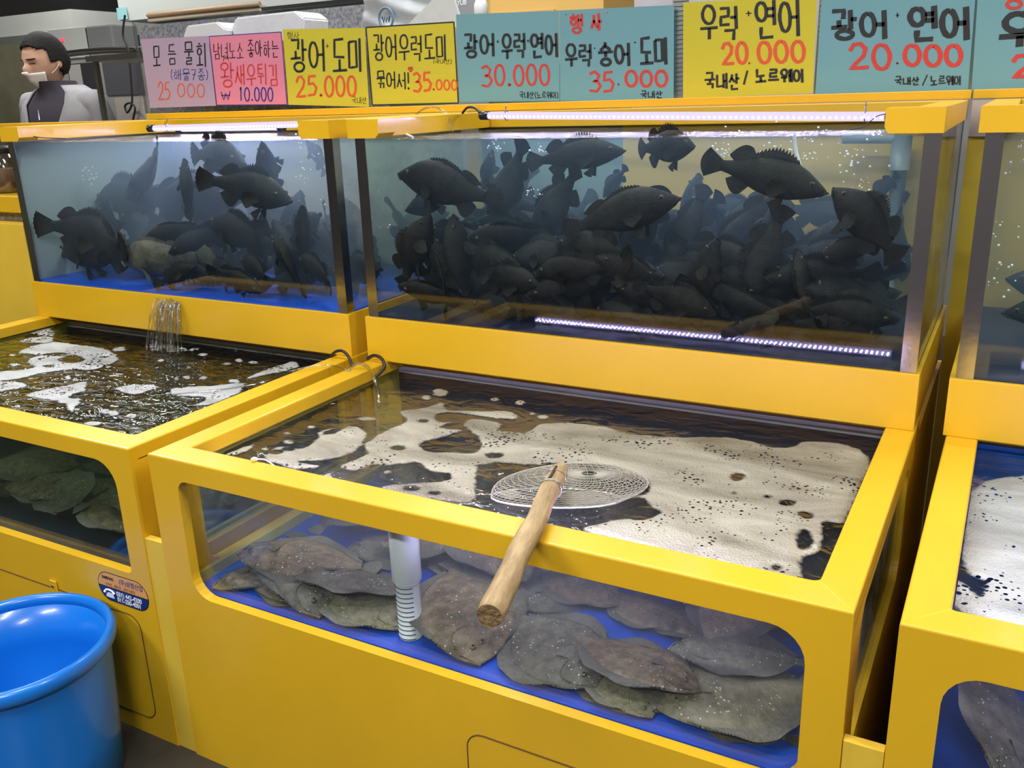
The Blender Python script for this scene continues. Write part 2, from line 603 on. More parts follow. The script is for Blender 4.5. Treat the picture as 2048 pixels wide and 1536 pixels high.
XL, XC, XR = -1.448, 0.0, PITCH
LT = lower_tank(XL, 'yellow lower fish tank on the left, murky window with a phone sticker under it', V_G, WS_RO, (XL + 0.077, -0.117, 0.44, 0.708), (0.05, 0.014, 0.06, 0.03), (-0.70, -0.12, 0.05, 0.328), mat('dark_tank_floor', (0.03, 0.05, 0.09), 0.5), GREYW, YIN)
CT = lower_tank(XC, 'yellow lower fish tank in the middle with flounders and the landing net on its rim', V_B, WS_LO, (0.077, 1.33, 0.434, 0.703), (0.05, 0.05, 0.055, 0.025), (0.752, 1.33, 0.05, 0.333), BLUEF, GREYW, YIN)
RT = lower_tank(XR, 'yellow lower fish tank at the right edge, blue inside, covered with foam', V_B, WS_LO, (XR + 0.06, XR + 1.33, 0.44, 0.693), (0.05, 0.05, 0.05, 0.05), (XR + 0.752, XR + 1.33, 0.05, 0.333), BLUEF, BLUEL, BLUEL)
LU = upper_tank(XL, 'upper glass tank on the left with scattered dark rockfish in pale blue water', V_L, ((0, 0.27, PVCG), (0.27, 1, mat('pale_grey_back_board', (0.55, 0.55, 0.50), 0.6, var=0.1))), BLUEF)
CU = upper_tank(XC, 'upper glass tank in the middle crowded with black rockfish before a yellow back', V_C, ((0, 0.34, TEALW), (0.34, 1, YEL2)))
RU = upper_tank(XR, 'upper glass tank cut off by the right edge of the photo', V_C, ((0, 1, YEL2),))

# strips that close the gaps between the units
for i, gx in enumerate((-0.0588, 1.3892)):
    o = obj('filler_strip', B(gx, gx + 0.0553, 0.003, 0.02, 0, 0.541, 0.001), YEL2)
    tag(o, ('pale yellow upright strip closing the gap left of the middle tank', 'pale yellow upright strip closing the gap right of the middle tank')[i], 'filler strip', 'gap filler strips')
    o = obj('backing_board', B(gx + 0.001, gx + 0.055, YB - 0.02, YB - 0.012, 0.0, 1.30), YEL2)
    tag(o, ('narrow yellow board at the back of the gap between left and middle upper tanks', 'narrow yellow board at the back of the gap between middle and right upper tanks')[i], 'panel', 'gap back boards')
    o = obj('gap_pipe_cover', B(gx + 0.002, gx + 0.054, YB - 0.03, YB - 0.01, 1.3005, 1.385), mat('lilac_grey_pvc_%d' % i, (0.42, 0.38, 0.40), 0.5))
    tag(o, ('lilac grey cover plate between the left and middle top frames', 'lilac grey cover plate between the middle and right top frames')[i], 'cover plate', 'gap cover plates')

# small fitting on the left hatch
e = empty('door_latch', (-0.415, -0.004, 0.335), 'small yellow latch with a screw at the top of the left hatch door', 'latch')
obj('plate', B(-0.427, -0.403, -0.006, -0.0015, 0.318, 0.352, 0.002), YEL, e)
obj('screw', T([(-0.415, -0.006, 0.338), (-0.415, -0.0085, 0.338)], 0.0035, 12), BRUSH, e)

# pair of rails along the back carrying the price signs
for i, (a, b_) in enumerate(((-2.6, -1.575), (-1.570, 1.385), (1.389, 3.0))):
    z0 = 1.372 if i == 0 else 1.388
    o = obj('sign_rail', B(a, b_, 1.443, 1.50, z0, z0 + (0.014 if i == 0 else 0.022), 0.002), YEL)
    tag(o, ('thin yellow rail behind the left tank, below the man', 'long yellow rail under the price signs', 'yellow rail under the sign cut off at the right edge')[i], 'rail', 'yellow rails behind the tanks')


# ------------------------------------------------------------ LED tubes
def led_tube(A, Bp, label, r=0.010, cap_len=0.025, group='LED tube lamps over the tanks', clips=(), face=(0, -1, -0.25), glow=None):
    A, Bp = Vector(A), Vector(Bp)
    d = (Bp - A).normalized()
    t = empty('led_tube_lamp', A, label, 'lamp', group)
    obj('light_tube', T([A + d * cap_len, Bp - d * cap_len], r, 14), glow or TUBE, t)
    obj('end_cap', T([A, A + d * (cap_len + 0.004)], r * 1.22, 14), DARK, t)
    obj('end_cap', T([Bp - d * (cap_len + 0.004), Bp], r * 1.22, 14), DARK, t)
    L = (Bp - A).length
    n = min(int(L / 0.0145), 95)
    side = Vector(face).normalized()
    bm = bmesh.new()
    for k in range(n):
        p = A + d * (cap_len + 0.012 + k * (L - 2 * cap_len - 0.024) / (n - 1)) + side * (r * 0.93)
        bmesh.ops.create_cube(bm, size=0.0042, matrix=Matrix.Translation(p))
    tag(obj('led_chips', bm, LED, t), 'row of bright LED points', kind='stuff')
    for c in clips:
        p = A + d * c
        obj('tube_clip', tube(bmesh.new(), [p + Vector((0, math.sin(a) * r * 1.25, math.cos(a) * r * 1.25)) for a in [k * PI / 5 - PI / 2 for k in range(11)]] + [p + Vector((0, 0, 0.03))], 0.0014, 6), STEEL, t)
    return t


A = at(962, 231, y=1.16)
Bt = at(1800, 233, y=1.03)
led_tube(A, Bt, 'lit LED tube lying above the water of the middle upper tank', clips=(0.09, 1.06))
A = at(298, 257, y=1.08)
Bt = at(652, 247, y=1.06)
led_tube(A, Bt, 'lit LED tube above the water of the left upper tank', clips=(0.1,))
led_tube((XL + 0.2, 1.3, 1.352), (-0.72, 1.3, 1.352), 'second LED tube at the back of the left upper tank', r=0.008)
led_tube((XR + 0.12, 1.1, 1.366), (XR + 1.25, 1.1, 1.366), 'lit LED tube above the right upper tank')
led_tube((0.13, 0.082, 0.7195), (1.29, 0.082, 0.7195), 'LED tube hidden under the front rim of the middle lower tank', r=0.008, face=(0, 1, 0.1), glow=TUBE_LO)
p0 = at(1914, 1218, z=0.722)
led_tube((p0.x, 0.078, 0.7215), (p0.x + 1.15, 0.078, 0.7215), 'LED tube with a black end cap in the right lower tank', r=0.0095, cap_len=0.062, face=(0, 1, 0.3), glow=TUBE_LO)

# ------------------------------------------------------------ rockfish
def interp(tab, x):
    return float(np.interp(x, [p[0] for p in tab], [p[1] for p in tab]))


def skin_mat(name, dark, light, scale, rough, speck=0.0, spots=None):
    m, nt, b, out = nodes(name)
    tc = N(nt, 'ShaderNodeTexCoord')
    oi = N(nt, 'ShaderNodeObjectInfo')
    ad = N(nt, 'ShaderNodeVectorMath', operation='ADD')
    nt.links.new(tc.outputs['Object'], ad.inputs[0])
    nt.links.new(oi.outputs['Random'], ad.inputs[1])
    n = N(nt, 'ShaderNodeTexNoise', Scale=scale, Detail=5.0, Roughness=0.65)
    nt.links.new(ad.outputs[0], n.inputs['Vector'])
    r = N(nt, 'ShaderNodeValToRGB')
    r.color_ramp.elements[0].position = 0.36
    r.color_ramp.elements[1].position = 0.68
    r.color_ramp.elements[0].color = (*dark, 1)
    r.color_ramp.elements[1].color = (*light, 1)
    nt.links.new(n.outputs['Fac'], r.inputs['Fac'])
    last = r.outputs['Color']
    if spots:      # per-animal tint
        hs = N(nt, 'ShaderNodeMixRGB', blend_type='MULTIPLY')
        hs.inputs['Fac'].default_value = 1.0
        rr = N(nt, 'ShaderNodeValToRGB')
        rr.color_ramp.interpolation = 'LINEAR'
        els = rr.color_ramp.elements
        els[0].color = (*spots[0], 1)
        els[1].color = (*spots[-1], 1)
        for k, c in enumerate(spots[1:-1]):
            e = els.new((k + 1) / (len(spots) - 1))
            e.color = (*c, 1)
        nt.links.new(oi.outputs['Random'], rr.inputs['Fac'])
        nt.links.new(last, hs.inputs['Color1'])
        nt.links.new(rr.outputs['Color'], hs.inputs['Color2'])
        last = hs.outputs['Color']
    if speck:
        v = N(nt, 'ShaderNodeTexVoronoi', Scale=speck)
        nt.links.new(ad.outputs[0], v.inputs['Vector'])
        n3 = N(nt, 'ShaderNodeTexNoise', Scale=speck * 0.16)
        nt.links.new(ad.outputs[0], n3.inputs['Vector'])
        mr = N(nt, 'ShaderNodeMapRange')
        mr.inputs[1].default_value = 0.40
        mr.inputs[2].default_value = 0.70
        mr.inputs[3].default_value = 0.06
        mr.inputs[4].default_value = 0.22
        nt.links.new(n3.outputs['Fac'], mr.inputs[0])
        lt = N(nt, 'ShaderNodeMath', operation='LESS_THAN')
        nt.links.new(v.outputs['Distance'], lt.inputs[0])
        nt.links.new(mr.outputs[0], lt.inputs[1])
        mx = N(nt, 'ShaderNodeMixRGB')
        mx.inputs['Color2'].default_value = (0.75, 0.74, 0.66, 1)
        nt.links.new(lt.outputs[0], mx.inputs['Fac'])
        nt.links.new(last, mx.inputs['Color1'])
        last = mx.outputs['Color']
    nt.links.new(last, b.inputs['Base Color'])
    b.inputs['Roughness'].default_value = rough
    b.inputs['Specular IOR Level'].default_value = 0.22
    n2 = N(nt, 'ShaderNodeTexVoronoi', Scale=95.0)
    nt.links.new(tc.outputs['Object'], n2.inputs['Vector'])
    bp = N(nt, 'ShaderNodeBump', Strength=0.35, Distance=0.004)
    nt.links.new(n2.outputs['Distance'], bp.inputs['Height'])
    nt.links.new(bp.outputs['Normal'], b.inputs['Normal'])
    return m


ROCK = skin_mat('rockfish_skin', (0.002, 0.002, 0.0025), (0.014, 0.013, 0.010), 7.0, 0.55)
ROCKP = skin_mat('paler_rockfish_skin', (0.05, 0.05, 0.042), (0.17, 0.16, 0.12), 7.0, 0.45)
EYEW = mat('fish_eye_ring', (0.05, 0.045, 0.03), 0.3)
EYEB = mat('fish_pupil', (0.004, 0.004, 0.005), 0.05)
TOP = ((0, 0.0), (0.03, 0.028), (0.10, 0.075), (0.18, 0.125), (0.28, 0.162), (0.40, 0.172), (0.52, 0.150), (0.64, 0.108), (0.74, 0.066), (0.80, 0.048), (0.84, 0.046))
BOT = ((0, -0.012), (0.03, -0.045), (0.10, -0.075), (0.18, -0.108), (0.28, -0.138), (0.40, -0.148), (0.52, -0.132), (0.64, -0.090), (0.74, -0.056), (0.80, -0.044), (0.84, -0.044))
WID = ((0, 0.012), (0.03, 0.034), (0.10, 0.062), (0.18, 0.084), (0.28, 0.094), (0.40, 0.088), (0.52, 0.068), (0.64, 0.044), (0.74, 0.025), (0.80, 0.016), (0.84, 0.013))


def rockfish_mesh(bend, spread, seed, fat=1.0):
    """one fish, nose at -x end, tail fin at +x, length 1, dorsal side +z; lateral bend"""
    rnd = random.Random(seed)
    bm = bmesh.new()
    def by(x):
        return bend * (x - 0.3) * abs(x - 0.3) * 1.6
    nx, ns = 30, 16
    rings = []
    for i in range(nx + 1):
        x = 0.84 * (i / nx) ** 1.12
        zt, zb, w_ = interp(TOP, x) * fat, interp(BOT, x) * fat, interp(WID, x) * fat
        cz, hz = (zt + zb) / 2, (zt - zb) / 2
        ring = []
        for k in range(ns):
            a = 2 * PI * k / ns
            s, c = math.sin(a), math.cos(a)
            sy = math.copysign(abs(s) ** 1.15, s)
            ring.append(bm.verts.new((x, by(x) + w_ * sy, cz + hz * c)))
        rings.append(ring)
    for i in range(nx):
        for k in range(ns):
            bm.faces.new((rings[i][k], rings[i][(k + 1) % ns], rings[i + 1][(k + 1) % ns], rings[i + 1][k]))
    bm.faces.new(rings[0])
    bm.faces.new(list(reversed(rings[-1])))
    # fins as thin double-sided webs with ray steps
    def fin(base, tips, th=0.004):
        n = len(base)
        for sgn in (-1, 1):
            A = [bm.verts.new(p + Vector((0, sgn * th, 0))) for p in base]
            M_ = [bm.verts.new(p.lerp(q, 0.55) + Vector((0, sgn * th * 0.7, 0))) for p, q in zip(base, tips)]
            Cc = [bm.verts.new(q + Vector((0, sgn * th * 0.15, 0))) for q in tips]
            for i in range(n - 1):
                for P, Q in ((A, M_), (M_, Cc)):
                    f = (P[i], P[i + 1], Q[i + 1], Q[i])
                    bm.faces.new(f if sgn < 0 else f[::-1])
    V = Vector
    # spiny dorsal: saw-tooth edge
    base, tips = [], []
    m = 26
    for i in range(m + 1):
        x = 0.24 + 0.34 * i / m
        z = interp(TOP, x) * fat - 0.008
        h = 0.085 * math.sin(PI * min(1, (i / m) * 0.85 + 0.12)) ** 0.6 * spread
        h *= 1.0 if i % 2 == 0 else 0.62
        base.append(V((x, by(x), z)))
        tips.append(V((x + 0.028, by(x + 0.03) + rnd.uniform(-.003, .003), z + h)))
    fin(base, tips)
    base, tips = [], []
    for i in range(11):
        x = 0.57 + 0.17 * i / 10
        z = interp(TOP, x) * fat - 0.008
        h = 0.10 * math.sin(PI * (0.2 + 0.72 * i / 10)) ** 0.7 * spread
        base.append(V((x, by(x), z)))
        tips.append(V((x + 0.05, by(x + 0.05), z + h)))
    fin(base, tips)
    base, tips = [], []
    for i in range(9):      # anal fin
        x = 0.58 + 0.14 * i / 8
        z = interp(BOT, x) * fat + 0.008
        h = 0.11 * math.sin(PI * (0.22 + 0.7 * i / 8)) ** 0.8
        base.append(V((x, by(x), z)))
        tips.append(V((x + 0.055, by(x + 0.05), z - h)))
    fin(base, tips)
    base, tips = [], []
    for i in range(13):     # tail fan
        f = i / 12 * 2 - 1
        base.append(V((0.825, by(0.825), f * 0.043)))
        r = 0.18 - 0.022 * f * f
        tips.append(V((0.82 + r * math.cos(f * 0.62), by(0.99) + 0.004 * (-1) ** i, f * 0.115 * (0.75 + spread * 0.3))))
    fin(base, tips)
    for sgn in (-1, 1):     # pectoral and pelvic fans
        root = V((0.285, by(0.285) + sgn * 0.082 * fat, -0.035))
        base, tips = [], []
        for i in range(11):
            a = -0.75 + 1.25 * i / 10
            base.append(root + V((0, 0, 0.030 * (i / 10 * 2 - 1))))
            L = 0.17 * (1 - 0.25 * abs(i / 10 * 2 - 1.1))
            tips.append(root + V((L * math.cos(a) * 0.85, sgn * (0.045 + 0.03 * spread + 0.004 * (i % 2)), L * math.sin(a) - 0.01)))
        fin(base, tips, 0.003)
        root = V((0.30, by(0.3) + sgn * 0.03, -0.128 * fat))
        base, tips = [], []
        for i in range(7):
            a = -1.35 + 0.8 * i / 6
            base.append(root + V((0.022 * i / 6, 0, 0)))
            tips.append(root + V((0.12 * math.cos(a), sgn * 0.03, 0.11 * math.sin(a))))
        fin(base, tips, 0.003)
    for f in bm.faces:
        f.smooth = True
    n0 = len(bm.faces)
    for sgn in (-1, 1):     # eyes, lips, gill cover edge
        p = V((0.115, by(0.115) + sgn * 0.056 * fat, 0.038))
        bmesh.ops.create_uvsphere(bm, u_segments=12, v_segments=8, radius=0.021, matrix=Matrix.Translation(p))
    bm.faces.ensure_lookup_table()
    for f in bm.faces[n0:]:
        f.material_index = 1
        f.smooth = True
    n1 = len(bm.faces)
    for sgn in (-1, 1):
        p = V((0.113, by(0.115) + sgn * 0.071 * fat, 0.039))
        bmesh.ops.create_uvsphere(bm, u_segments=10, v_segments=6, radius=0.0115, matrix=Matrix.Translation(p))
    bm.faces.ensure_lookup_table()
    for f in bm.faces[n1:]:
        f.material_index = 2
        f.smooth = True
    n2 = len(bm.faces)
    lip = [V((0.055, by(0.05) - 0.045, -0.040)), V((0.02, by(0.02) - 0.030, -0.018)), V((-0.004, by(0), -0.006)), V((0.02, by(0.02) + 0.030, -0.018)), V((0.055, by(0.05) + 0.045, -0.040))]
    tube(bm, spline(lip, 4), 0.009, 6)
    for sgn in (-1, 1):
        tube(bm, spline([V((0.215, by(.2) + sgn * 0.066 * fat, 0.07)), V((0.25, by(.25) + sgn * 0.089 * fat, 0.0)), V((0.22, by(.2) + sgn * 0.062 * fat, -0.075))], 4), 0.006, 5)
    bmesh.ops.translate(bm, verts=bm.verts[:], vec=(-0.5, 0, 0))
    me = bpy.data.meshes.new('rockfish')
    bm.to_mesh(me)
    bm.free()
    return me


FM = [rockfish_mesh(0.0, 1.0, 1), rockfish_mesh(0.22, 0.8, 2), rockfish_mesh(-0.25, 0.9, 3), rockfish_mesh(0.08, 0.45, 4, 1.08)]
for me in FM:
    for mm in (ROCK, EYEW, EYEB):
        me.materials.append(mm)
FMP = [m.copy() for m in FM]
for me in FMP:
    me.materials[0] = ROCKP


def keep_inside(o, me, ylo, yhi, zlo, xlo=None, xhi=None):
    """shift a fish so that no fin passes the glass or the floor of its tank"""
    n = len(me.vertices)
    a = np.empty(n * 3, np.float32)
    me.vertices.foreach_get('co', a)
    M_ = np.array(o.matrix_world)
    P = a.reshape(-1, 3) @ M_[:3, :3].T + M_[:3, 3]
    mn, mx_ = P.min(0), P.max(0)
    sh = Vector((0, 0, 0))
    if mx_[1] > yhi:
        sh.y = yhi - mx_[1]
    if mn[1] < ylo:
        sh.y = ylo - mn[1]
    if mn[2] < zlo:
        sh.z = zlo - mn[2]
    if xlo is not None and mn[0] < xlo:
        sh.x = xlo - mn[0]
    if xhi is not None and mx_[0] > xhi:
        sh.x = xhi - mx_[0]
    o.matrix_world = Matrix.Translation(sh) @ o.matrix_world


def put_fish(head, tail, up=(0, 0, 1), var=0, label=None, group=None, pale=False, fat=1.0):
    """head and tail are world points"""
    h, t = Vector(head), Vector(tail)
    X = (t - h)
    L = X.length
    X.normalize()
    Z = Vector(up) - X * Vector(up).dot(X)
    Z.normalize()
    Y = Z.cross(X).normalized()
    M_ = Matrix((X, Y, Z)).transposed().to_4x4()
    o = bpy.data.objects.new('rockfish', (FMP if pale else FM)[var % 4])
    COL.objects.link(o)
    o.matrix_world = Matrix.Translation((h + t) / 2) @ M_ @ Matrix.Diagonal((L, L * fat, L * fat, 1))
    xa = XL if h.x < -0.03 else (XC if h.x < 1.41 else XR)
    keep_inside(o, o.data, D1 + 0.019, YB - 0.003, 0.864, xa + 0.016, xa + W0 - 0.022)
    return tag(o, label, 'fish', group)


def PF(u0, v0, u1, v1, y, label, y2=None, up=(0, 0, 1), var=0, pale=False, fat=1.0, group=None):
    return put_fish(at(u0, v0, y=y), at(u1, v1, y=y2 if y2 else y), up, var, label, group, pale, fat)


# left upper tank, the ones that can be told apart
G1 = 'rockfish in the left upper tank'
PF(488, 325, 381, 306, 0.92, 'dark rockfish near the surface of the left upper tank, tail to the left', var=0, y2=0.97, group=G1, fat=1.25)
PF(578, 402, 420, 352, 0.84, 'large black rockfish swimming right in the left upper tank, tail raised', var=1, group=G1, fat=1.1)
PF(368, 318, 384, 470, 0.88, 'rockfish standing on its tail in the left upper tank, nose up', up=(0.5, -1, 0), var=0, group=G1, fat=0.85)
PF(520, 282, 562, 420, 0.90, 'rockfish hanging nose up in the right half of the left upper tank', up=(-0.3, -1, 0), var=2, y2=1.0, group=G1, fat=0.9)
PF(252, 395, 352, 298, 0.98, 'grey rockfish slanting up to the right in the left upper tank', up=(-0.6, 0.5, 0.6), var=2, group=G1)
PF(480, 395, 285, 402, 1.02, 'rockfish with a pale tail behind the upright one in the left upper tank', var=3, group=G1)
PF(76, 392, 150, 400, 1.08, 'faint bluish rockfish at the far left of the left upper tank', var=0, y2=1.16, group=G1, fat=1.2)
PF(122, 396, 262, 388, 1.05, 'faint purplish rockfish in the haze of the left upper tank', var=0, group=G1, fat=1.0)
PF(232, 488, 88, 440, 0.86, 'dark rockfish at mid height by the left end of the left upper tank, heading right', var=1, group=G1, fat=1.15)
PF(232, 556, 405, 560, 0.79, 'pale olive rockfish resting on the floor of the left upper tank', up=(0, -0.4, 1), var=3, pale=True, group=G1)
PF(90, 545, 262, 530, 0.86, 'dark brown rockfish at the bottom left corner of the left upper tank', var=2, group=G1)
PF(420, 440, 545, 500, 0.86, 'black rockfish facing left below the raised tail in the left upper tank', var=1, group=G1, fat=1.3)
PF(520, 425, 545, 540, 0.90, 'rockfish nose up against the glass near the right post of the left upper tank', up=(0, -1, 0), var=2, group=G1)
PF(245, 440, 330, 470, 1.2, 'bluish rockfish at mid height in the haze of the left upper tank', var=3, group=G1, fat=1.2)
PF(640, 425, 565, 500, 0.95, 'mottled rockfish beside the right post of the left upper tank', var=0, group=G1, fat=1.1)
PF(612, 280, 660, 350, 1.30, 'dim rockfish in the top right corner of the left upper tank', var=2, group=G1)

# middle upper tank
G2 = 'rockfish in the middle upper tank'
PF(800, 345, 1000, 405, 0.86, 'large black rockfish at the upper left of the middle upper tank, nose left', var=3, group=G2, fat=1.05)
PF(788, 420, 890, 395, 0.94, 'brown rockfish under the largest one in the middle upper tank', var=0, y2=1.05, group=G2, fat=1.25)
PF(1250, 300, 1052, 325, 0.95, 'rockfish just under the surface of the middle upper tank, heading right', var=0, group=G2, fat=0.85)
PF(1392, 290, 1262, 300, 0.92, 'dark rockfish below the LED tube with its belly fins spread', var=2, group=G2, fat=1.5)
PF(1655, 385, 1402, 320, 0.84, 'big rockfish with a clear tail against the yellow back, heading right', var=0, group=G2, fat=0.95)
PF(1358, 395, 1130, 460, 0.84, 'black rockfish slanting up to the right in the centre of the middle upper tank', var=3, group=G2, fat=0.95)
PF(1668, 375, 1800, 520, 0.84, 'rough dark rockfish at the right end with raised spiny fin', up=(1, -0.1, 0.8), var=0, group=G2, fat=1.35)
PF(975, 440, 1065, 275, 0.98, 'rockfish diving nose down near the left third of the middle upper tank', up=(1, 0, 0.3), var=1, group=G2)
PF(1060, 480, 1180, 330, 0.96, 'broad dark rockfish slanting behind the centre of the middle upper tank', up=(-0.8, 0.2, 0.5), var=2, group=G2, fat=1.1)
PF(1205, 395, 1260, 330, 1.15, 'dim rockfish tail up under the surface of the middle upper tank', up=(-1, 0, 0.3), var=2, group=G2)
PF(985, 300, 965, 400, 1.05, 'dim rockfish nose up left of the centre in the middle upper tank', up=(-0.4, -1, 0), var=1, group=G2)
PF(1000, 395, 1045, 290, 0.99, 'black rockfish nose down under the waterline in the middle upper tank', up=(0.2, -1, 0), var=3, group=G2)
PF(1345, 470, 1455, 385, 1.10, 'bluish rockfish slanting in the haze right of the centre', up=(-0.7, 0, 0.7), var=2, group=G2, fat=1.1)
PF(1740, 400, 1800, 345, 1.32, 'pale bluish rockfish in the haze beside the grey pipe', var=2, group=G2, fat=1.2)
PF(1640, 515, 1790, 475, 0.86, 'speckled rockfish turned on its side at the right of the middle upper tank', up=(0.1, -0.6, 0.8), var=3, group=G2, fat=1.3)
PF(1560, 400, 1500, 540, 0.95, 'rockfish nose up below the big one at the yellow back', up=(0.3, -1, 0), var=1, group=G2, fat=1.1)
PF(800, 470, 860, 560, 0.84, 'dark rockfish facing the glass at the lower left of the middle upper tank', up=(0, -0.5, 1), var=2, group=G2, fat=1.2)
PF(905, 430, 940, 620, 0.86, 'black rockfish standing upright left of the centre by the front glass', up=(-0.6, -1, 0), var=0, group=G2, fat=1.1)

# the dense crowd below, alike to the eye
TAKEN = []
for o_ in COL.objects:
    if o_.name.startswith('rockfish'):
        M_ = o_.matrix_world
        x_ = Vector(M_.col[0][:3])
        TAKEN.append((tuple(M_.translation), tuple(x_ / 2), x_.length))
rnd = random.Random(11)


def crowd(x0, x1, top, n, label, group, lmin=0.20, lmax=0.27, yr=(D1 + 0.075, YB - 0.08), zlo=0.925):
    pts = []
    tries = 0
    while len(pts) < n and tries < 9000:
        tries += 1
        x = rnd.uniform(x0, x1)
        y = rnd.uniform(*yr)
        zt = top(x) + (y - 1.0) * 0.10
        z = rnd.uniform(zlo, max(zlo + 0.01, zt))
        p = Vector((x, y, z))
        if all((p - q).length > 0.078 for q in pts):
            pts.append(p)
    F = []
    for p in pts:
        L = rnd.uniform(lmin, lmax)
        a = rnd.choice([0, PI]) + rnd.gauss(0, 0.40)
        el = rnd.gauss(0, 0.25)
        if rnd.random() < 0.22:
            el = rnd.uniform(0.8, 1.3) * rnd.choice((-1, 1))
        d = Vector((math.cos(a) * math.cos(el), math.sin(a) * math.cos(el), math.sin(el))) * L / 2
        up = Vector((rnd.gauss(0, .25), rnd.gauss(-.2, .35), 1))
        lim = []
        for k, (lo, hi) in enumerate(((x0 - 0.09, x1 + 0.09), (D1 + 0.018, YB - 0.015), (0.868, ZU - 0.03))):
            e = abs(d[k]) + (0.030 if k != 2 else 0.022)
            lim.append((lo + e, hi - e) if lo + e < hi - e else ((lo + hi) / 2,) * 2)
        F.append((p, d, L, up, lim, rnd.uniform(0.95, 1.2), rnd.randrange(4)))
    # push bodies apart so that they lie beside one another
    n = len(F)
    C = np.array([f[0][:] for f in F])
    Dv = np.array([f[1][:] for f in F])
    Ls = np.array([f[2] for f in F])
    S_ = [q_ for q_ in TAKEN if x0 - .3 < q_[0][0] < x1 + .3]
    ts = np.array([-.62, -.22, .18, .55])
    rs_ = np.array([.105, .125, .095, .055])
    if S_:
        SC = np.concatenate([np.array([np.array(q_[0]) + t * np.array(q_[1]) for q_ in S_]) for t in ts])
        SR = np.concatenate([np.array([r * q_[2] for q_ in S_]) for r in rs_])
    lo = np.array([[l[0] for l in f[4]] for f in F])
    hi = np.array([[l[1] for l in f[4]] for f in F])
    own = np.tile(np.arange(n), 4)
    for it in range(90):
        C = np.clip(C, lo, hi)
        Pp = np.concatenate([C + t * Dv for t in ts])
        Rr = np.concatenate([r * Ls for r in rs_])
        df = Pp[:, None] - Pp[None]
        ds = np.linalg.norm(df, axis=2) + 1e-6
        pen = np.clip(Rr[:, None] + Rr[None] - ds, 0, None)
        pen[own[:, None] == own[None]] = 0
        mv = (df / ds[..., None] * pen[..., None] * .28).sum(1)
        if S_:
            df = Pp[:, None] - SC[None]
            ds = np.linalg.norm(df, axis=2) + 1e-6
            pen = np.clip(Rr[:, None] + SR[None] - ds, 0, None)
            mv += (df / ds[..., None] * pen[..., None] * .5).sum(1)
        np.add.at(C, own, mv / 2.5)
    C = np.clip(C, lo, hi)
    for (p, d, L, up, lim, ft, va), c_ in zip(F, C):
        p = Vector(c_)
        put_fish(p - d, p + d, up, va, label, group, fat=ft)
        TAKEN.append((tuple(p), tuple(d), L))


crowd(XL + 0.55, XL + 1.27, lambda x: 1.03, 34, 'dark rockfish packed in the crowd at the bottom right of the left upper tank', 'crowded rockfish in the left upper tank')
crowd(XL + 0.12, XL + 0.5, lambda x: 0.96, 6, 'dark rockfish low in the hazy left part of the left upper tank', 'rockfish low in the left part of the left upper tank')
crowd(0.12, 1.26, lambda x: 1.10 + 0.03 * math.sin(x * 9), 95, 'black rockfish packed in the dark crowd filling the lower half of the middle upper tank', 'crowded rockfish in the middle upper tank')
crowd(XL + 0.62, XL + 1.27, lambda x: 0.99, 12, 'dark rockfish packed in the crowd at the bottom right of the left upper tank', 'crowded rockfish in the left upper tank', 0.18, 0.23, (0.80, 0.83), 0.905)
crowd(0.12, 1.27, lambda x: 1.02, 26, 'black rockfish packed in the dark crowd filling the lower half of the middle upper tank', 'crowded rockfish in the middle upper tank', 0.18, 0.24, (0.80, 0.83), 0.905)
crowd(XR + 0.13, XR + 0.6, lambda x: 1.0, 9, 'dark rockfish near the floor of the right upper tank at the edge of the photo', 'rockfish in the right upper tank')


# ------------------------------------------------------------ flounders
FW = ((0, 0.025), (0.04, 0.085), (0.10, 0.145), (0.20, 0.205), (0.33, 0.245), (0.46, 0.250), (0.60, 0.205), (0.72, 0.135), (0.80, 0.075), (0.855, 0.040), (0.88, 0.038))


